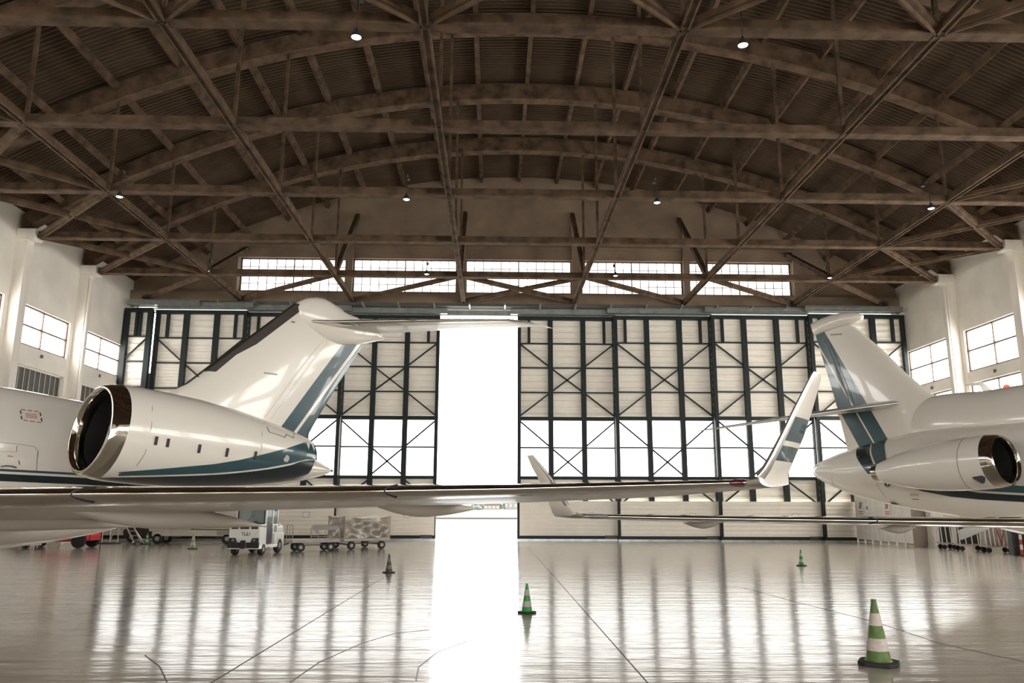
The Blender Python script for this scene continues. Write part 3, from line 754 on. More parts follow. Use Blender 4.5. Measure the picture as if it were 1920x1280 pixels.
for lat in (-2.6, 2.6):
    nac = engine(A, lat, -.05, 3.05, eng, .068, le_, .895, (.30, .985), tilt=.14)
    s_ = 1 if lat > 0 else -1
    # pylon
    MB().loft([airfoil((1.0, lat-s_*.7, 3.15), (4.6, lat-s_*.5, 2.95), .32, (0, 0, 1)), airfoil((.9, s_*.95, 3.05), (4.7, s_*.6, 2.9), .38, (0, 0, 1))]).build('pylon', m_paint, R1, smooth=True)
    if lat < 0:
        rows = []
        for i in range(9):
            x = 4.36+.355*i/8; xe_ = x+.05
            rr = [ra+(rb-ra)*(xe_-xa)/(xb-xa) for (xa, ra), (xb, rb) in zip(eng, eng[1:]) if xa <= xe_ <= xb]
            rr = (rr[0] if rr else .5)*.895+.014; zc = 3.05-.068*xe_
            zl = cv[-1][1]+.035; a0 = math.asin(max(-1, min(1, (zl-zc)/rr))); a1 = a0+.25+1.15*(i/8)**1.3
            rows.append([(x, lat-rr*math.cos(a0+(a1-a0)*j/10), zc+rr*math.sin(a0+(a1-a0)*j/10)) for j in range(11)])
        MB().loft(rows, cap=False, close=False).build('nozzle_band', mat('teal_paint', TEAL, .22, coat=.7), nac, smooth=True)
        teal_band().build('teal_stripe', mat('teal_paint', TEAL, .22, coat=.7), nac, smooth=True)
        b = MB()
        for (x, y) in ((293, 826), (315, 830), (374, 841), (426, 848), (479, 854)):
            p, q = npt(x-1.5, y+8), npt(x+1.5, y-8)
            if p and q: MB().bar(p, q, .05, .02).build('cooling_slot', m_dark, nac)
        def line(pix, w_=.012, m=m_seam, nm='nacelle_seam', par=nac):
            P = [npt(x, y) for x, y in pix]; P = [p for p in P if p]; b = MB()
            for p, q in zip(P, P[1:]):
                if (q-p).length > 1e-4: b.bar(p, q, w_, w_*.5)
            if b.v: b.build(nm, m, par)
        line([(282, 727), (286, 760), (284, 800), (272, 850), (256, 874)], .007)
        line([(487, 784), (491, 810), (491, 840), (484, 863), (474, 903)], .007)
        line([(495, 789), (502, 803), (505, 810), (520, 814), (534, 820), (537, 814), (545, 818), (550, 821), (551, 812)], .016)
        b = MB(); p = npt(537, 859)
        if p: b.lathe([(.001, 0), (.07, 0), (.09, .02), (.001, .05)], p, 'y')
        b.build('drain_port', m_steel, nac)
# wings
def LEpx(c, x, ytop, ybot, P0, dirv, chord, teZ=None, kt=1.):
    """section whose leading edge lies where pixel column x meets the wing's edge line"""
    # intersect the vertical plane of the column with the line P0 + t*dirv (xy)
    d1 = ray(x, 900); d = Vector((d1.x, d1.y)); p = Vector((P0[0], P0[1])); v = Vector((dirv[0], dirv[1]))
    t = (p.x*d.y-p.y*d.x)/(v.y*d.x-v.x*d.y); Q = p+v*t
    zt = atY(x, ytop, Q.y).z; zb = atY(x, ybot, Q.y).z
    le = Vector((Q.x, Q.y, (zt+zb)/2)); te = le+c.a*chord; te.z = teZ if teZ is not None else le.z-.03
    return [c.loc(le), c.loc(te), (zt-zb)*kt, Vector((0, 0, 1))]
P0 = (2.8, 8.07); dv = (-1.216, .107)
cols = [(1398, 897, 911, .86, None), (1300, 898, 916, 1.2, None), (1100, 900.5, 924, 1.9, None), (960, 903, 929, 2.2, None), (640, 904.5, 939, 2.8, None), (300, 906, 944, 3.45, None), (0, 906, 950, 4.0, None), (-420, 904, 962, 4.8, None)]
ws = [LEpx(A, x, yt, yb, P0, dv, ch, tz) for x, yt, yb, ch, tz in cols]
for s in ws: s[1].z = s[0].z-.035*(s[1]-s[0]).length
root_s = [Vector((-6.2, -.6, 1.5)), Vector((-.9, -.6, 1.28)), .42, Vector((0, 0, 1))]
root_s[0] = Vector((ws[-1][0].x-1.0, -.6, 1.55)); root_s[1] = Vector((ws[-1][1].x-.2, -.6, 1.3))
# winglet sections
tb = ws[0]; lat0 = tb[0].y
def wl(px, py, Y, chord, t, up, tez=0., dy=0.):
    le = A.loc(atY(px, py, Y)); te = le+Vector((chord, dy, tez)); return [le, te, t, Vector(up)]
s0 = tb
wing_secs = [root_s]+ws[::-1]
wl_secs = [[tb[0]+Vector((.06, -.12, .012)), tb[1]+Vector((.02, -.12, .03)), .11, Vector((0, .25, 1))],
           wl(1420, 892, 8.10, .88, .10, (0, .6, .8), .05), wl(1432, 877, 8.13, .80, .09, (0, .9, .5), .05), wl(1444, 855, 8.19, .74, .08, (0, 1, .35), .03),
           wl(1466, 812, 8.3, .66, .065, (0, 1, .3)), wl(1490, 763, 8.45, .55, .05, (0, 1, .3)), wl(1521, 703, 8.65, .34, .035, (0, 1, .3)), wl(1526, 696, 8.68, .24, .012, (0, 1, .3))]
def build_wing(c, secs, wlsecs, mwl, nm_light, le_m=m_chrome, lo=.0, cut=None):
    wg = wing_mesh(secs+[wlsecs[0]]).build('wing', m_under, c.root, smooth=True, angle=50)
    MB().loft(split_le(secs), cap=False, close=False).build('leading_edge', le_m, wg, smooth=True, angle=80, label='polished metal leading edge slats')
    w2 = wing_mesh([secs[-1]]+wlsecs).build('winglet', mwl, wg, smooth=True, angle=60, label='upturned winglet')
    MB().loft(split_le(wlsecs[1:]), cap=False, close=False).build('winglet_edge', m_alu, w2, smooth=True, angle=80)
    return wg, w2
z_ = lambda py, Y=8.3: atY(1470, py, Y).z
lw = livery('jet_winglet_livery', [(-9, BEI), (z_(872), TEAL), (z_(840), BEI), (z_(826), TEAL), (z_(785), BEI)], k=None, curve=[(-20, 0), (0, 0), (20, 0)])
wg1, wl1 = build_wing(A, wing_secs, wl_secs, lw, 'nav')
# slat joints, tip light
def slat_gap(c, secs, x0, wg):
    """dark gap round the leading edge where two slats meet, at local y = x0"""
    for s0, s1 in zip(secs, secs[1:]):
        y0, y1 = s0[0].y, s1[0].y
        if min(y0, y1) <= x0 <= max(y0, y1):
            u = (x0-y0)/(y1-y0); a_ = [s0[k].lerp(s1[k], u) for k in (0, 1)]; t = s0[2]+(s1[2]-s0[2])*u
            lp = airfoil(a_[0], a_[1], t*1.08+.01, (0, 0, 1), 24); b = MB()
            pts_ = [lp[i]-Vector((.006, 0, 0)) for i in range(20, 29)]
            b.tube(pts_, .009, 6); b.build('slat_gap', m_dark, wg); return
def y_at(c, secs, px):
    """local y of the leading edge at a pixel column"""
    best = None
    for i in range(400):
        u = i/400*(len(secs)-1); k = int(u); f_ = u-k; P = secs[k][0].lerp(secs[min(k+1, len(secs)-1)][0], f_)
        Wp = c.o+c.a*P.x+c.y*P.y; Wp.z = P.z; d = Wp-CP; x = 960+F*d.dot(cr)/d.dot(cf)
        if best is None or abs(x-px) < best[0]: best = (abs(x-px), P.y)
    return best[1]
for px in (136, 722): slat_gap(A, wing_secs, y_at(A, wing_secs, px), wg1)
def tip_light(c, secs, xa, xb, wg, m):
    ya, yb = y_at(c, secs, xa), y_at(c, secs, xb); out = []
    for i in range(7):
        y = ya+(yb-ya)*i/6
        for s0, s1 in zip(secs, secs[1:]):
            if min(s0[0].y, s1[0].y) <= y <= max(s0[0].y, s1[0].y):
                u = (y-s0[0].y)/(s1[0].y-s0[0].y); a_ = [s0[k].lerp(s1[k], u) for k in (0, 1)]; t = s0[2]+(s1[2]-s0[2])*u
                lp = airfoil(a_[0], a_[1], t*1.05+.012, (0, 0, 1), 24); w_ = [3, 5, 6, 6, 6, 5, 3][i]
                out.append([lp[24+k]-Vector((.012, 0, 0)) for k in (-w_, -w_*2//3, -w_//3, 0, w_//3, w_*2//3, w_)])
    b = MB().loft(out, cap=False, close=False); return b.build('position_light', m, wg, smooth=True, angle=80, label='dark red glass position light')
tip_light(A, wing_secs, 1368, 1394, wg1, mat('nav_glass', (.10, .012, .012), .08, coat=1.))
# flap track fairings: nose and tail pixels, depth from local x
def fairing(c, nose, Yn, L, td, md, r, par, name='flap_fairing'):
    """canoe fairing: td = drop of the tail point, md = greatest depth below the nose"""
    n_ = c.loc(atY(*nose, Yn)); b = MB(); n = 20; m = 26; rings = []
    for i in range(m+1):
        u = i/m; w_ = max(.012, r*math.sin(math.pi*min(1, u**.75))**.75 if 0 < u < 1 else .012)
        bot = -md*math.sin(min(u/.5, 1)*math.pi/2) if u < .5 else -md+(md-td)*((u-.5)/.5)**1.6
        top = .03*math.sin(math.pi*u) if u < .55 else .03*math.sin(math.pi*u)-td*((u-.55)/.45)**1.2
        zc, h = n_.z+(top+bot)/2, max(.01, (top-bot)/2)
        rings.append([(n_.x+L*u, n_.y+w_*math.cos(2*math.pi*k/n), zc+h*math.sin(2*math.pi*k/n)) for k in range(n)])
    return b.loft(rings).build(name, m_under, par, smooth=True, angle=60)
fairing(A, (100, 953), 9.9, 3.0, .26, .27, .20, wg1)
fairing(A, (680, 938.5), 9.7, 2.1, .09, .20, .13, wg1)
fairing(A, (-330, 953), 10.6, 4.1, .30, .33, .24, wg1)
# right wing of the left aircraft (mostly hidden)
mirror = [[Vector((s[0].x, -s[0].y, s[0].z)), Vector((s[1].x, -s[1].y, s[1].z)), s[2], s[3]] for s in wing_secs]
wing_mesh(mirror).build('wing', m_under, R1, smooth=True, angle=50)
# main gear and a gear door under the belly
for s_ in (-1, 1):
    b = MB().tube([(-2.2, s_*1.9, .55), (-2.3, s_*1.9, 1.4)], .07); g_ = b.build('landing_gear_leg', m_white, R1)
    for dx in (-.42, .42): MB().lathe([(.18, -.14), (.42, -.13), (.48, -.06), (.48, .06), (.42, .13), (.18, .14)], (-2.2+dx, s_*1.9, .48), 'y', 24, True).build('wheel', m_black, g_, smooth=True)
    MB().bar((-2.62, s_*1.9, .5), (-1.78, s_*1.9, .5), .1, .12).build('bogie_beam', m_white, g_)
b = MB().lathe([(.12, -.1), (.26, -.1), (.3, -.05), (.3, .05), (.26, .1), (.12, .1)], (-15, 0, .3), 'y', 20, True); b.build('nose_wheel', m_black, R1)
MB().tube([(-15, 0, .3), (-15, 0, 1.4)], .06).build('nose_gear_leg', m_white, R1)
# ---- right aircraft: three-engined jet with mid-mounted tailplane, nose to the right
B = Craft(1887, 855, 17.8, 118, -1.75, 'business_jet', 'white business jet on the right with finned tail and mid-mounted tailplane')
R2 = B.root
fusB = [(-15, 3.9, 1.25, 1.22), (-6, 3.9, 1.2, 1.22), (-2, 3.9, 1.1, 1.22), (0, 3.9, 1.10, 1.22), (1.65, 3.85, 1.32, 1.15), (2.45, 3.8, 1.50, 1.02), (3.8, 3.65, 1.70, .80), (5.2, 3.4, 2.0, .52), (6.1, 3.18, 2.33, .34), (6.6, 3.0, 2.56, .2), (6.72, 2.9, 2.66, .08)]
B.fus = smooth_secs(fusB)
body(MB(), B.fus).build('fuselage', m_paint, R2, smooth=True)
body(MB(), smooth_secs([(-3.5, 3.9, 3.2, .2), (-2.2, 4.35, 2.9, .55), (0, 4.62, 2.8, .66), (1.3, 4.6, 2.8, .6), (2.5, 4.64, 2.9, .42), (3.3, 4.5, 3.0, .22), (3.9, 4.2, 3.0, .06)])).build('dorsal_duct', m_paint, R2, smooth=True)
def patch(c, lo, hi, m, name, n=10, sub=6, gap=.008):
    """paint band laid over the +y side of the fuselage between two (x, z) polylines"""
    def surf(x, z):
        for s0, s1 in zip(c.fus, c.fus[1:]):
            if s0[0] <= x <= s1[0]:
                u = (x-s0[0])/(s1[0]-s0[0]); zt, zb, w_ = [s0[k]+(s1[k]-s0[k])*u for k in (1, 2, 3)]
                zc, rz = (zt+zb)/2, (zt-zb)/2; q = max(0, 1-((z-zc)/(rz+gap))**2); return (w_+gap)*math.sqrt(q)
        return 0
    def poly(P, t):
        t *= len(P)-1; k = min(int(t), len(P)-2); f_ = t-k; return tuple(a+(b-a)*f_ for a, b in zip(P[k], P[k+1]))
    v = []; f = []; N_ = (len(lo)-1)*n
    for i in range(N_+1):
        a, b = poly(lo, i/N_), poly(hi, i/N_)
        for j in range(sub+1):
            x = a[0]+(b[0]-a[0])*j/sub; z = a[1]+(b[1]-a[1])*j/sub; v.append((x, surf(x, z), z))
    for i in range(N_):
        for j in range(sub): k = i*(sub+1)+j; f.append((k, k+1, k+sub+2, k+sub+1))
    return MB().add(v, f).build(name, m, R2, smooth=True)
m_teal = mat('teal_paint', TEAL, .22, coat=.7); m_navy = mat('navy_paint', NAVY, .22, coat=.7)
kB = .56
def dg(t, z): return (t+kB*z, z)
patch(B, [dg(1.99, 3.6), dg(1.99, 3.2), dg(2.05, 2.85)], [dg(2.49, 3.6), dg(2.49, 3.2), dg(2.45, 2.8)], m_teal, 'tail_stripe')
patch(B, [dg(2.55, 3.5), dg(2.55, 3.1), dg(2.52, 2.6)], [dg(3.1, 3.5), dg(3.08, 3.1), dg(2.9, 2.62)], m_navy, 'tail_stripe')
patch(B, [(3.45, 2.40), (2.7, 2.12), (1.9, 1.98), (1.1, 1.90), (.1, 1.84), (-2, 1.8)], [(3.43, 2.41), (2.7, 2.4), (1.9, 2.2), (1.1, 2.06), (.1, 1.99), (-2, 1.9)], m_navy, 'side_stripe')
patch(B, [(2.2, 2.32), (1.1, 2.11), (.1, 2.04), (-2, 1.95)], [(2.15, 2.38), (1.1, 2.36), (.1, 2.2), (-2, 2.1)], m_teal, 'side_stripe')
leB = [(1815, 775), (1745, 737), (1700, 700), (1655, 655), (1598, 608)]
teB = [(1593, 858), (1580, 805), (1566, 750), (1548, 690), (1529, 628)]
lfB = livery('jet_fin_livery_right', [(-9, BEI), (1.99, TEAL), (2.49, BEI), (2.55, TEAL), (3.12, BEI)], k=kB)
B.fin(leB, teB, [.24, .2, .17, .14, .10], lfB, 'fin')
# fin tip fairing
tp = [(1618, 592), (1617, 589), (1600, 585), (1580, 586), (1560, 590), (1540, 597), (1520, 607)]
bt = [(1618, 593), (1613, 601), (1596, 608), (1580, 612), (1562, 617), (1545, 622), (1527, 630)]
rings = []
for p, q, w_ in zip(tp, bt, (.02, .10, .16, .17, .15, .10, .03)):
    a_, b_ = Vector(B.pl(*p)), Vector(B.pl(*q)); c_ = (a_+b_)/2; h = (a_-b_)/2
    rings.append([c_+h*math.cos(2*math.pi*k/16)+Vector((0, w_*math.sin(2*math.pi*k/16), 0)) for k in range(16)])
MB().loft(rings).build('fin_tip_fairing', m_paint, R2, smooth=True, angle=60)
b = MB()
def fpt(px, py, g=.02): q = Vector(B.pl(px, py)); return q+Vector((0, .17+g-max(0, (q.z-3.5))*.018, 0))
for l in ([(1552, 636), (1566, 668), (1590, 730), (1601, 756)],):
    for p, q in zip(l, l[1:]): b.bar(fpt(*p), fpt(*q), .014, .014)
b.build('rudder_seam', m_seam, R2)
MB().bar(fpt(1563, 628), fpt(1583, 627), .04, .03).build('tail_logo_lamp', m_steel, R2)
MB().tube([tuple(Vector(B.pl(1530, 627))), tuple(Vector(B.pl(1520, 628)))], .015, 6).build('static_wick', m_dark, R2)
# tailplane with anhedral
zs2 = 4.56
for sgn in (1, -1):
    sc_ = [((3.45, 0, zs2), (5.85, 0, zs2-.10), .20, (0, 0, 1)), ((3.75, sgn*.5, zs2-.07), (5.95, sgn*.5, zs2-.17), .19, (0, 0, 1)), ((5.1, sgn*2.3, zs2-.36), (6.6, sgn*2.3, zs2-.42), .12, (0, 0, 1)), ((6.3, sgn*3.8, zs2-.62), (7.3, sgn*3.8, zs2-.66), .06, (0, 0, 1)), ((6.85, sgn*4.2, zs2-.70), (7.6, sgn*4.22, zs2-.72), .02, (0, 0, 1))]
    t_ = wing_mesh(sc_).build('tailplane', m_under, R2, smooth=True, angle=50)
    MB().loft(split_le(sc_), cap=False, close=False).build('leading_edge', m_alu, t_, smooth=True, angle=80)
# engines
engB = [(.27, .985), (.6, 1.0), (1.1, .99), (1.7, .92), (2.2, .80), (2.65, .64), (3.0, .48), (3.16, .40)]
for lat in (1.78, -1.78):
    nc = engine(B, lat, -.02, 2.76, engB, .055, m_paint, .615, (.27, .985), tilt=.10)
    s_ = 1 if lat > 0 else -1
    MB().loft([airfoil((.5, lat-s_*.5, 2.85), (3.0, lat-s_*.25, 2.65), .2, (0, 0, 1)), airfoil((.4, s_*.9, 2.85), (3.1, s_*.6, 2.7), .26, (0, 0, 1))]).build('pylon', m_paint, R2, smooth=True)
    MB().lathe([(.20, 3.0), (.23, 3.12), (.215, 3.32), (.17, 3.34), (.15, 3.0)], (0, lat, 2.59), 'x').build('exhaust_nozzle', m_chrome, nc, smooth=True)
    if lat > 0:
        b = MB()
        q = Vector(B.pl(1861, 896, 1.78)); q += Vector((0, .46, 0))
        b.bar(q+Vector((.12, 0, .06)), q+Vector((-.08, 0, -.06)), .10, .16); b.build('intake_scoop', m_dark, nc)
        b = MB(); n = 40; x = .75; R_ = .617
        b.tube([(x, lat+R_*math.cos(a), 2.76-.055*x+R_*math.sin(a)) for a in [i*math.pi/15-math.pi/2 for i in range(16)]], .006, 4); b.build('nacelle_seam', m_seam, nc)
sec = lambda nm, pix, w_, m, **k: decal(B, pix, w_, m, nm, R2, **k)
sec('port_ring', [(1661, 905), (1667, 905), (1668, 909), (1664, 912), (1660, 909)], .05, m_seam, closed=True)
for k in range(2): sec('marking_text', [(1707, 925.5+2.6*k), (1714, 926.2+2.6*k), (1722, 926.8+2.6*k)], .018, m_orng)
sec('marking_text', [(1711, 935.3), (1717, 935.8), (1722, 936.2)], .03, m_dark)
sec('panel_seam', [(1560, 893), (1560, 905), (1566, 914)], .008, m_seam)
sec('panel_seam', [(1640, 893), (1645, 910), (1655, 925), (1662, 933)], .008, m_seam)
q = side_pt(1680, 944, c=B)
if q is not None:
    P = [side_pt(x, y, c=B, gap=.004) for x, y in ((1669, 939.5), (1680, 942), (1688, 945), (1694, 952.3), (1684, 950), (1674, 944.5))]
    P = [p for p in P if p is not None]
    if len(P) > 3:
        c_ = sum(P, Vector())/len(P); b = MB(); n = len(P); b.add([p+Vector((0, .02, -.01)) for p in P], [tuple(range(n))]); b.build('flush_inlet', m_dark, R2)
sec('data_plate', [(1769, 786), (1783, 784)], .10, m_steel)
sec('small_square_port', [(1609, 857), (1613, 856)], .08, m_dark)
sec('small_mark', [(1901, 748), (1901, 753)], .03, m_dark)
# antenna and beacon on the spine
q = Vector(B.pl(1858, 732))
MB().prism([(q.x-.10, -.02, q.z-.08), (q.x+.16, -.02, q.z-.08), (q.x+.26, -.02, q.z+.16), (q.x+.62, -.02, q.z+.20), (q.x+.62, -.02, q.z+.24), (q.x+.2, -.02, q.z+.25)], (0, .04, 0)).build('antenna_blade', m_paint, R2)
q = Vector(B.pl(1888, 727)); MB().lathe([(.09, -.12), (.09, .02), (.06, .07), (.001, .09)], q, 'z', 14).build('red_beacon', m_orange, R2, smooth=True, label='small red beacon')
# wings
P0B, dvB = (1.424, 12.9), (1.195, -.16)
colsB = [(1094, 962.8, 971.5, .85), (1200, 963.6, 975, 1.3), (1300, 964.6, 978, 1.6), (1500, 967, 981.5, 2.0), (1700, 968.5, 985.5, 2.35), (1920, 969, 990, 2.75), (2250, 969, 998, 3.4)]
wB = [LEpx(B, x, yt, yb, P0B, dvB, ch) for x, yt, yb, ch in colsB]
for s in wB: s[1].z = s[0].z-.02*(s[1]-s[0]).length
rootB = [Vector((wB[-1][0].x-2.0, .5, wB[-1][0].z-.18)), Vector((wB[-1][1].x-.3, .5, wB[-1][1].z-.14)), .42, Vector((0, 0, 1))]
secB = [rootB]+wB[::-1]
def wlB(px, py, Y, chord, t, up, tez=0.):
    le = B.loc(atY(px, py, Y)); return [le, le+Vector((chord, 0, tez)), t, Vector(up)]
wl_B = [wlB(1080, 962.5, 12.92, .70, .085, (0, -.45, .9)), wlB(1066, 946, 12.95, .58, .075, (0, -.85, .55)), wlB(1054, 929, 13.0, .48, .065, (0, -1, .4)), wlB(1036, 898, 13.1, .43, .055, (0, -1, .35)), wlB(1016, 873, 13.25, .33, .04, (0, -1, .35)), wlB(999, 852.5, 13.4, .19, .02, (0, -1, .35))]
wg2, wl2 = build_wing(B, secB, wl_B, m_paint, 'nav')
tip_light(B, secB, 1106, 1140, wg2, mat('clear_lens', (.25, .24, .22), .1, coat=1.))
slat_gap(B, secB, y_at(B, secB, 1645), wg2)
fairing(B, (1352, 979), 12.9, .88, .03, .11, .07, wg2)
fairing(B, (1716, 988.5), 12.6, .62, .03, .10, .06, wg2)
mir = [[Vector((s[0].x, -s[0].y, s[0].z)), Vector((s[1].x, -s[1].y, s[1].z)), s[2], s[3]] for s in secB]
wing_mesh(mir).build('wing', m_under, R2, smooth=True, angle=50)
body(MB(), smooth_secs([(-8, 1.7, 1.1, .2), (-6.5, 1.9, .9, 1.2), (-3, 1.9, .82, 1.45), (-1, 1.8, .9, 1.3), (.6, 1.7, 1.08, .9), (1.6, 1.6, 1.3, .3)])).build('belly_fairing', m_paint, R2, smooth=True)
for s_ in (1, -1):
    g_ = MB().tube([(-2.4, s_*2.0, .45), (-2.4, s_*2.0, 1.4)], .06).build('landing_gear_leg', m_white, R2)
    for dy in (-.2, .2): MB().lathe([(.14, -.1), (.34, -.1), (.39, -.05), (.39, .05), (.34, .1), (.14, .1)], (-2.4, s_*2.0+dy, .39), 'y', 22, True).build('wheel', m_black, g_, smooth=True)
q0, q1 = B.loc(atY(1850, 983, 15.2)), B.loc(atY(1799, 1003, 15.0))
MB().bar(q0, q1, .05, .17).build('gear_door', m_white, R2)
MB().lathe([(.1, -.08), (.24, -.08), (.28, -.04), (.28, .04), (.24, .08), (.1, .08)], (-14, 0, .28), 'y', 20, True).build('nose_wheel', m_black, R2)
MB().tube([(-14, 0, .28), (-14, 0, 1.4)], .05).build('nose_gear_leg', m_white, R2)
# ------------------------------------------------------------------ cones
def cone(px, py, h, base, lab, green, pale, seedrot=.3):
    p = atZ(px, py); r = thing('traffic_cone', lab, 'cone', (p.x, p.y, 0), seedrot, group='traffic cones on the floor')
    bt = .045*h/.7
    MB().prism([(math.cos(a)*base*.5*s, math.sin(a)*base*.5*s, 0) for a, s in [(math.pi/8+i*math.pi/4+(.16 if i % 2 else -.16), 1.06) for i in range(8)]], (0, 0, bt)).build('base', m_black, r, bevel=.006)
    rb, rt = base*.30, base*.055
    def ra(t): return rb+(rt-rb)*t
    edges = [0, .17, .37, .57, .775, .97]
    z = lambda t: bt+(h-bt)*t
    b = MB().lathe([(ra(0)*1.08, bt)]+[(ra(t), z(t)) for t in (0.02, .2, .4, .6, .8, .97)]+[(rt*1.25, z(.972)), (rt*1.2, h), (rt*.5, h)], n=24); b.build('cone_body', green, r, smooth=True)
    for k, (t0, t1) in enumerate(((.17, .37), (.575, .775))):
        MB().lathe([(ra(t0)+.002, z(t0)), (ra((t0+t1)/2)+.002, z((t0+t1)/2)), (ra(t1)+.002, z(t1))], n=24).build('reflective_band', pale, r, smooth=True)
    return r
m_g1 = mat('cone_olive_green', (.095, .16, .035), .55, noise=(14, .3)); m_g2 = mat('cone_green', (.02, .27, .045), .5, noise=(14, .2))
m_p1 = mat('band_dirty_white', (.55, .47, .42), .6, noise=(18, .15)); m_p2 = mat('band_grey', (.42, .36, .34), .6)
m_br = mat('cone_dark_brown', (.055, .048, .03), .6, noise=(14, .3)); m_brp = mat('band_brown', (.16, .14, .11), .6, noise=(20, .3))
cone(1648, 1246, .695, .45, 'tall olive green and white striped cone standing nearest the camera', m_g1, m_p1, .25)
cone(988, 1149, .465, .29, 'bright green striped cone beside the light strip at mid floor', m_g2, m_p2, 0)
cone(1503, 1060.5, .47, .29, 'small bright green cone on the far right floor below the wing', m_g2, m_p2, .1)
cone(729, 1073.5, .47, .31, 'small dark brown cone left of the light strip', m_br, m_brp, 0)
cone(361, 1029, .62, .36, 'pale green and white cone left of the white tug', mat('cone_pale_green', (.25, .33, .17), .55), m_p1, .1)
cone(275, 1020, .50, .33, 'small green cone at the foot of the ladder', m_g2, m_p1, .1)

# ------------------------------------------------------------------ white tug
def wheel(par, c, r, w, ax='x', m=None, hub=True):
    o = MB().lathe([(r*.45, -w/2), (r*.9, -w/2), (r, -w*.3), (r, w*.3), (r*.9, w/2), (r*.45, w/2)], c, ax, 20, True).build('wheel', m or m_black, par, smooth=True)
    if hub: MB().lathe([(.001, -w*.53), (r*.42, -w*.53), (r*.46, -w*.45), (r*.46, w*.45), (r*.42, w*.53), (.001, w*.53)], c, ax, 14, True).build('wheel_hub', m_steel, o, smooth=True)
    return o
t = thing('baggage_tug', 'white baggage tug with glazed cab, number on the front', 'tug', (-8.52, 29.9, 0), math.radians(-5))
W2 = .55
b = MB().box((-W2, -1.15, .30), (W2, -.45, .98)).prism([(-W2, -1.15, .98), (W2, -1.15, .98), (W2, -1.02, 1.06), (-W2, -1.02, 1.06)], (0, .6, 0))
b.build('hood', m_white, t, bevel=.02)
MB().box((-W2, -1.2, .22), (W2, 1.35, .34)).box((-W2, .35, .34), (W2, 1.35, .72)).build('chassis', m_white, t, bevel=.02)
MB().box((-W2+.03, .5, .72), (W2-.03, 1.3, .95)).prism([(-W2+.05, .9, .95), (W2-.05, .9, .95), (W2-.05, 1.25, .9), (-W2+.05, 1.25, .9)], (0, 0, .1)).build('engine_cover', m_white, t, bevel=.03)
MB().box((-W2-.01, -.62, 1.60), (W2+.01, .62, 1.69)).box((-W2+.1, -.55, 1.69), (W2-.1, .5, 1.73)).build('cab_roof', m_white, t, bevel=.03)
for x in (-W2, W2-.07):
    for y in (-.6, .05, .55): MB().box((x, y, .9), (x+.07, y+.06, 1.62)).build('cab_pillar', m_white, t)
MB().box((-W2+.07, -.59, 1.08), (W2-.07, -.575, 1.58)).build('windscreen', m_glass, t)
b = MB(); f = W2-.05
for (xa, xb, za, zb) in ((-f, f, 1.55, 1.585), (-f, f, 1.06, 1.10), (-f, -f+.035, 1.06, 1.58), (f-.035, f, 1.06, 1.58)): b.box((xa, -.61, za), (xb, -.57, zb))
b.build('windscreen_seal', m_dark, t)
MB().box((W2-.03, -.5, 1.12), (W2-.02, .03, 1.56)).build('side_window', m_glass, t); MB().box((W2-.03, .13, 1.05), (W2-.02, .53, 1.5)).build('side_window', m_glass, t)
MB().box((-.55, .58, 1.05), (.55, .6, 1.55)).build('rear_window', m_glass, t)
MB().box((W2-.06, -.52, .38), (W2+.004, .02, 1.08)).build('door_opening', m_dark, t)
MB().box((W2-.03, .1, .7), (W2+.01, .56, 1.04)).build('rear_side_panel', m_white, t, bevel=.02)
MB().box((W2-.0, .18, .76), (W2+.015, .45, 1.0)).build('side_hatch_window', m_glass, t)
MB().box((-.2, -.1, .6), (.25, .3, .75)).box((-.2, .22, .7), (.25, .34, 1.2)).build('driver_seat', m_dark, t, bevel=.03)
MB().tube([(-.25, -.38, 1.05), (-.1, -.3, 1.15), (.1, -.3, 1.15), (.22, -.38, 1.05)], .02).build('steering_wheel', m_dark, t)
b = MB()
for s_ in (-1, 1):
    b = MB().prism([(s_*.53, -1.16, .45), (s_*.24, -1.16, .45), (s_*.30, -1.16, .60), (s_*.53, -1.16, .60)], (0, -.02, 0)); h_ = b.build('headlamp', m_dark, t)
    MB().lathe([(.001, 0), (.045, 0), (.05, .015), (.001, .02)], (s_*.38, -1.2, .53), 'y', 14).build('lamp_lens', m_glass, h_)
    MB().box((s_*.10, -1.24, .26), (s_*.555, -1.15, .45)).build('bumper', m_black, t, bevel=.015)
MB().box((-.07, -1.30, .24), (.07, -1.18, .52)).build('tow_hitch', m_black, t, bevel=.01)
b = MB().tube([(-.5, -1.13, .98), (-.5, -1.13, 1.02), (-.45, -1.13, 1.06), (.45, -1.13, 1.06), (.5, -1.13, 1.02), (.5, -1.13, .98)], .018)
for x in (-.2, .2): b.tube([(x, -1.13, .9), (x, -1.13, 1.06)], .014)
b.build('hood_rail', m_white, t)
for (xa, xb) in ((-.47, -.23), (-.16, .16), (.23, .47)): MB().box((xa, -1.157, .90), (xb, -1.15, .99)).build('grille_slot', m_dark, t)
text_mesh('fleet_number', 'TL61', .17, m_dark, Matrix.Translation((.06, -1.156, .73)) @ Matrix.Rotation(math.radians(90), 4, 'X'), t)
MB().bar((-.18, -.62, 1.12), (.12, -.62, 1.38), .012).build('wiper', m_dark, t)
MB().box((.12, -.66, 1.08), (.24, -.58, 1.16)).build('work_lamp', m_dark, t)
MB().box((-.56, -.65, 1.66), (-.5, -.6, 1.76)).build('marker_lamp', m_dark, t)
MB().lathe([(.05, 0), (.05, .07), (.03, .1), (.001, .11)], (.14, -.45, 1.72), 'z', 14).build('beacon', m_orange, t, smooth=True, label='orange red beacon')
for x, y, r_ in ((-.47, -.72, .2), (.47, -.72, .2), (-.47, .9, .26), (.47, .9, .26)): wheel(t, (x, y, r_), r_, .17)
MB().box((W2-.1, .62, .5), (W2+.05, 1.2, .56)).build('mudguard', m_white, t)
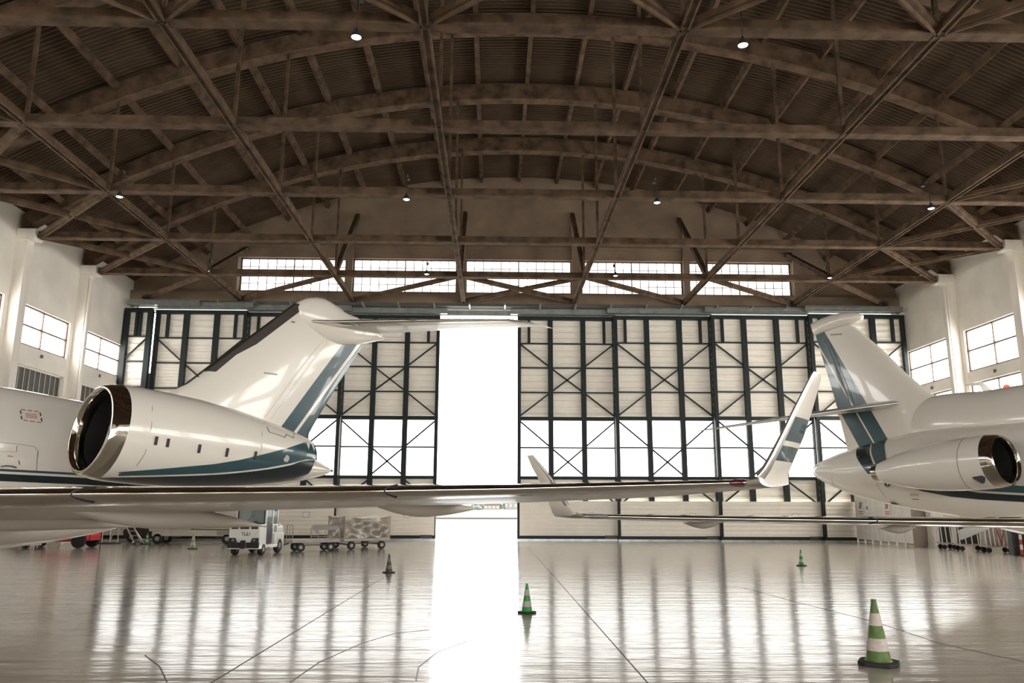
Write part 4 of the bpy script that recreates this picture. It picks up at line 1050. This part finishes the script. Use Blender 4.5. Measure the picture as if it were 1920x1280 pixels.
MB().box((W2-.06, -.4, .24), (W2+.12, .3, .29)).build('step', m_white, t)

# ------------------------------------------------------------------ baggage carts
def cart(loc, rz, L, W_, lab):
    r = thing('baggage_cart', lab, 'cart', loc, rz, group=None)
    MB().box((0, 0, .33), (L, W_, .45)).build('deck', m_steel2, r, bevel=.01)
    for x in (.35, L-.35):
        for y in (.08, W_-.08): wheel(r, (x, y, .165), .165, .11, 'y')
        MB().bar((x, .08, .19), (x, W_-.08, .19), .05).build('axle', m_dark, r)
    MB().bar((.35, .12, .24), (L-.35, .12, .24), .04).build('frame_rod', m_dark, r)
    MB().bar((0, W_/2, .3), (-.32, W_/2, .22), .05).build('tow_bar', m_dark, r)
    return r
m_steel2 = mat('weathered_steel', (.40, .36, .31), .55, .2, noise=(6, .15)); m_tube = mat('painted_tube', (.30, .28, .25), .5)
c1 = cart((-7.50, 31.0, 0), math.radians(28), 1.85, 1.0, 'empty flat baggage cart with two end rails behind the tug')
for x0, x1, top_, n_ in ((.02, .02, .98, 2), (.72, 1.82, .98, 4)):
    if x0 == x1: P = [(x0, .05, .45), (x0, .05, top_-.1), (x0, .12, top_), (x0, .88, top_), (x0, .95, top_-.1), (x0, .95, .45)]
    else: P = [(x0, .05, .45), (x0, .05, top_-.1), (x0+.08, .05, top_), (x1-.08, .05, top_), (x1, .05, top_-.1), (x1, .05, .45)]
    b = MB().tube(P, .018)
    for k in range(1, n_):
        if x0 == x1: y = .05+.9*k/n_; b.tube([(x0, y, .45), (x0, y, top_)], .011)
        else: x = x0+(x1-x0)*k/n_; b.tube([(x, .05, .45), (x, .05, top_)], .013)
    if x0 != x1: b.tube([(x0, .05, .55), (x1, .05, .55)], .015)
    b.build('end_rail', m_tube, c1)
MB().prism([(.76, .045, .95), (1.78, .045, .95), (1.78, .045, .80), (1.0, .045, .80), (.94, .045, .66), (.84, .045, .80), (.76, .045, .80)], (0, -.006, 0)).build('hanging_cloth', m_tube, c1)
c2 = cart((-5.85, 32.55, 0), math.radians(32), 2.0, 1.85, 'flat baggage cart carrying the tarpaulin covered load')
# tarpaulin: one draped sheet
m_tarp = mat('silver_tarpaulin', (.30, .265, .22), .3, .2, noise=(3, .12), bump=(5, .4, .05))
def tarp():
    v = []; f = []; rnd = random.Random(4); NXg, NYg = 44, 40; L, W_, Hh = 1.98, 1.82, .84
    per = 2*(L+W_)
    nP = 96; rows = 14
    def edge(t):
        d = t*per
        if d < L: return (d, 0, 0, -1)
        d -= L
        if d < W_: return (L, d, 1, 0)
        d -= W_
        if d < L: return (L-d, W_, 0, 1)
        return (0, W_-(d-L), -1, 0)
    for j in range(rows+1):
        u = j/rows
        for i in range(nP):
            x, y, nx, ny = edge(i/nP); s = i/nP*per
            local = min(s % L if s < L else s, 9)
            fold = .045*math.sin(s*6+u*5)+.035*math.sin(s*11-u*8+1)+.03*math.sin(s*3.5+u*11)+.015*math.sin(s*23+u*4)
            corner = min(abs(x), abs(x-L))+min(abs(y), abs(y-W_)); amp = min(1, corner*2.5+.1)*(.3+u)
            sag = .10*math.sin(math.pi*x/L)*(1 if ny else 0)+.05*math.sin(math.pi*y/W_)*(1 if nx else 0)
            o = fold*amp+.03*(1-u)*0
            z = Hh-sag*(1-u)**2-u*(Hh-(-.02+.02*math.sin(s*7)))
            v.append((x+nx*o, y+ny*o, z))
    for j in range(rows):
        for i in range(nP): a = j*nP+i; b_ = j*nP+(i+1) % nP; f.append((a, b_, b_+nP, a+nP))
    c = len(v); v.append((L/2, W_/2, Hh-.14))
    for i in range(nP): f.append((c, (i+1) % nP, i))
    return MB().add(v, f)
o = tarp().build('tarpaulin_load', m_tarp, smooth=True, angle=60); o.location = (-5.84, 32.57, .47); o.rotation_euler = (0, 0, math.radians(32))
tag(o, 'boxy load under a creased silver brown tarpaulin on the rear cart', 'covered load')

# ------------------------------------------------------------------ left background vehicles
m_cream = mat('cream_vehicle_paint', (.52, .48, .41), .5, noise=(2, .1))
r = thing('ground_power_truck', 'long low pale service truck parked behind the green cones', 'truck', (-12.6, 37.6, 0), math.radians(0))
MB().box((-2.6, -.6, .35), (2.6, .6, .62)).build('chassis', m_cream, r, bevel=.02)
MB().box((-2.75, -.62, .55), (-1.95, .62, 1.02)).build('engine_hood', m_cream, r, bevel=.05)
MB().box((-1.9, -.5, .62), (-.9, .5, 1.55)).build('cab', m_cream, r, bevel=.04)
MB().box((-.75, -.6, .66), (2.4, .6, 1.5)).build('cargo_box', m_cream, r, bevel=.02)
MB().box((-.3, -.615, .7), (.0, -.6, 1.3)).build('locker_door', m_steel, r)
MB().box((1.4, -.63, .5), (2.7, -.6, .56)).build('hazard_strip', mat('hazard_tan', (.45, .33, .16), .6), r)
for x in (-2.35, .75, 2.2): 
    for y in (-.52, .52): wheel(r, (x, y, .24), .24, .16, 'y')
b = MB().box((.3, -.66, .42), (.9, -.6, .6)); b.build('tool_box', m_steel, r)
r = thing('parked_car', 'dark car parked in shadow behind the ladder', 'car', (-16.2, 39.6, 0), 0)
b = MB(); prof = [(-1.1, .2), (-1.15, .55), (-.9, .7), (-.5, 1.02), (.45, 1.05), (.85, .72), (1.15, .6), (1.15, .2)]
b.prism([(x, -.7, z) for x, z in prof], (0, 1.4, 0)); b.build('body', mat('dark_car_paint', (.02, .022, .024), .3, coat=.5), r, bevel=.04)
for x in (-.7, .7): wheel(r, (x, -.68, .24), .24, .14, 'y')
MB().box((-1.17, -.6, .45), (-1.12, -.35, .55)).build('lamp', m_orange, r)
r = thing('tow_tractor', 'low red tow tractor with black wheels under the left wing', 'tractor', (-17.6, 34.0, 0), math.radians(-4))
b = MB(); prof = [(-1.0, .25), (-1.0, .45), (-.55, .62), (.1, .80), (1.25, .82), (1.40, .70), (1.38, .30), (1.1, .25)]
b.prism([(x, -.5, z) for x, z in prof], (0, 1.0, 0)); b.build('body', m_red, r, bevel=.05)
MB().prism([(-1.55, -.5, .15), (-1.55, -.5, .42), (-1.0, -.5, .55), (-.3, -.5, .72), (-.1, -.5, .60), (-.95, -.5, .25)], (0, 1.0, 0)).build('front_hood', m_dark, r, bevel=.03)
MB().box((-.75, -.52, .5), (.0, -.5, .62)).build('side_grille', m_dark, r)
for x, rr in ((-1.15, .22), (1.02, .29)):
    for y in (-.5, .5): wheel(r, (x, y, rr), rr, .18, 'y', hub=False)
for z in (.72,): 
    for y in (-.3, -.1, .1): MB().lathe([(.001, 0), (.05, 0), (.05, .03), (.001, .03)], (1.40, y, z-.06), 'x', 12).build('rear_lamp', m_dark, r)
MB().box((1.36, -.35, .3), (1.42, .35, .52)).build('rear_panel', m_red, r, bevel=.01)
# wheeled ladder
p0 = atZ(258, 1020.5); r = thing('access_ladder', 'narrow wheeled aluminium ladder leaning below the left wing', 'ladder', (p0.x, p0.y, 0), 0)
for dx in (-.16, .16): MB().bar((dx, 0, .08), (dx-.70, 0, 1.25), .04, .05).build('rail', m_alu, r)
for k in range(6): u = (k+.5)/6; MB().box((-.16-.7*u, -.05, .08+1.17*u), (.16-.7*u, .05, .105+1.17*u)).build('tread', m_alu, r)
for dx in (-.16, .16): MB().lathe([(.001, -.02), (.05, -.02), (.05, .02), (.001, .02)], (dx, 0, .05), 'y', 14, True).build('caster', m_black, r)
MB().bar((.1, .5, .0), (-.45, .02, 1.0), .03).build('rear_strut', m_alu, r)
# white scaffold frame left of the ladder
p0 = atY(200, 1010, 37.4); r = thing('work_stand', 'white tubular work stand behind the red tractor', 'stand', (p0.x+.15, 37.4, 0), 0)
for x in (-.35, .0, .35): MB().tube([(x, 0, .05), (x, 0, 1.2)], .022).build('post', m_white, r)
for z in (.12, 1.1): MB().tube([(-.35, 0, z), (.35, 0, z)], .02).build('crossbar', m_white, r)
MB().tube([(.0, 0, .1), (.33, 0, 1.1)], .016).tube([(.0, 0, .9), (.35, 0, .9)], .012).build('brace', m_white, r)
MB().box((-.36, -.3, .0), (.36, .3, .05)).build('foot_plate', m_dark, r)
p0 = atZ(54, 1028.5); r = thing('wheel_chock_dolly', 'small white wheeled dolly on the floor at far left', 'dolly', (p0.x+.1, p0.y, 0), 0)
MB().box((-.28, -.2, .13), (.28, .2, .19)).build('top', m_white, r, bevel=.01)
for x in (-.24, .24):
    for y in (-.15, .15): MB().tube([(x, y, .0), (x, y, .13)], .025).build('leg', m_dark, r)

# ------------------------------------------------------------------ right side: board partition, racks, barriers
m_board = mat('white_board', (.72, .69, .63), .6, noise=(3, .08)); m_rtxt = mat('sign_red', (.42, .07, .05), .6)
r = thing('partition', 'white board partition on small feet beside the right doors', 'partition', (18.45, 41.0, 0), math.radians(-88))
Lp = 5.2
for k in range(7):
    x0, x1 = Lp*k/7, Lp*(k+1)/7
    MB().box((x0+.008, -.02, .16), (x1-.008, .02, 2.45)).build('board', m_board, r)
for k in range(8):
    x = Lp*k/7; MB().box((x-.03, -.03, 0), (x+.03, .03, .2)).box((x-.015, -.035, .2), (x+.015, -.018, 1.2)).build('foot_post', m_white, r)
MB().box((Lp, -.05, 0), (Lp+.05, .55, 2.45)).build('end_panel', mat('end_panel_brown', (.26, .22, .18), .6), r)
for x0, nm in ((.35, 'a'), (2.9, 'b')):
    s_ = thing('warning_sign', 'white sign with dark diagonal strokes and red lettering, %s on the partition' % ('near the doors' if nm == 'a' else 'halfway along'), 'sign', (0, 0, 0))
    s_.location = r.location; s_.rotation_euler = r.rotation_euler
    MB().box((x0, -.035, 1.3), (x0+.55, -.025, 2.05)).build('sign_board', m_board, s_)
    b = MB()
    for k in range(3): b.bar((x0+.12+k*.09, -.04, 1.66), (x0+.24+k*.09, -.04, 1.98), .01, .035)
    b.build('emblem', m_rtxt if nm == 'b' else m_dark, s_)
    for z in (1.52, 1.42): MB().box((x0+.08, -.042, z-.02), (x0+.47, -.035, z+.02)).build('lettering', m_rtxt, s_)
s_ = thing('notice', 'small blue and white notice pinned on the partition', 'notice', r.location, math.radians(-88))
MB().box((1.15, -.04, 1.45), (1.38, -.025, 1.85)).build('sheet', m_white, s_); MB().box((1.18, -.045, 1.62), (1.35, -.038, 1.78)).build('picture', mat('notice_blue', (.10, .25, .38), .5), s_)
s_ = thing('shelf_clutter_box', 'dark and white equipment box on a bracket at the partition', 'box', r.location, math.radians(-88))
MB().box((.3, -.3, 1.02), (.75, -.03, 1.06)).box((.35, -.26, 1.06), (.7, -.05, 1.24)).build('case', m_dark, s_, bevel=.02)
MB().box((.32, -.28, 1.06), (.4, -.2, 1.22)).build('handle', m_white, s_)
r = thing('locker', 'pale metal locker standing behind the partition end', 'locker', (19.5, 35.6, 0), 0)
MB().box((-.25, -.2, 0), (.3, .2, 2.2)).build('body', m_board, r); MB().box((-.2, -.215, .1), (.25, -.2, 2.1)).build('door', m_white, r)
def rack(x, y, Lx, n, lab, cloth=None):
    r = thing('trolley', lab, 'trolley', (x, y, 0), math.radians(-12), group='tube trolleys by the right wall')
    MB().box((0, 0, .22), (Lx, .7, .27)).build('deck', m_steel2, r)
    for k in range(n):
        xx = .04+(Lx-.08)*k/(n-1); MB().tube([(xx, .03, .27), (xx-.04, .03, 1.15)], .02, 6).build('upright', m_alu if k % 2 == 0 else m_white, r)
    for k in range(max(2, n//2)):
        xx = .04+(Lx-.08)*k/(max(2, n//2)-1); MB().tube([(xx, .66, .27), (xx, .66, 1.15)], .02, 6).build('upright', m_alu, r)
    MB().tube([(0, .03, 1.12), (Lx, .03, 1.12)], .018, 6).build('top_rail', m_alu, r)
    for xx in (.12, Lx-.12):
        for yy in (.08, .6): wheel(r, (xx, yy, .1), .1, .06, 'y', hub=False)
    if n == 7: MB().bar((.40, -.03, 1.0), (.55, -.03, .35), .03).bar((.70, -.03, 1.0), (.55, -.03, .35), .03).build('red_strap', m_rtxt, r, label='pair of red straps')
    if cloth: MB().box((.1, .3, .28), (Lx-.1, .55, .95)).build('load', cloth, r, bevel=.03)
rack(18.95, 34.2, .62, 4, 'tube trolley nearest the partition with dark load', m_dark)
rack(18.95, 32.9, 1.0, 5, 'middle tube trolley with dark folded load', m_dark)
rack(19.25, 31.6, 1.0, 7, 'third tube trolley with close upright tubes and pale load', m_steel2)
def striped(x, y, lab):
    r = thing('barrier_post', lab, 'barrier', (x, y, 0), 0, group='red and white barrier posts')
    MB().box((-.14, -.14, 0), (.14, .14, .05)).build('base', m_black, r)
    for k in range(5): MB().box((-.035, -.035, .05+k*.18), (.035, .035, .05+(k+1)*.18)).build('stripe', m_rtxt if k % 2 == 0 else m_white, r)
striped(19.3, 29.55, 'red and white striped barrier post left of the red drum'); striped(19.55, 29.5, 'red and white striped barrier post against the red drum')
MB_ = MB().box((19.1, 29.7, 0), (20.4, 29.78, .95)); tag(MB_.build('dark_board', m_dark), 'dark board standing behind the striped posts', 'board')
r = thing('barrier_drum', 'red barrier drum with a pale band at the right edge', 'drum', (19.95, 29.45, 0), 0)
MB().lathe([(.001, 0), (.24, 0), (.22, .3), (.2, .75), (.001, .78)], (0, 0, 0), 'z', 20).build('drum_body', m_red, r, smooth=True); MB().lathe([(.215, .42), (.21, .60)], (0, 0, 0), 'z', 20).build('drum_band', m_p1, r)
r = thing('cabinet', 'dark grey box cabinet between the trolleys and the striped posts', 'cabinet', (19.85, 30.7, 0), 0)
MB().box((-.18, -.2, 0), (.2, .2, .95)).build('body', mat('slate', (.07, .08, .09), .5), r, bevel=.02)
for z in (.75, .45): MB().box((-.1, -.21, z), (.0, -.2, z+.05)).build('label_plate', m_white, r)
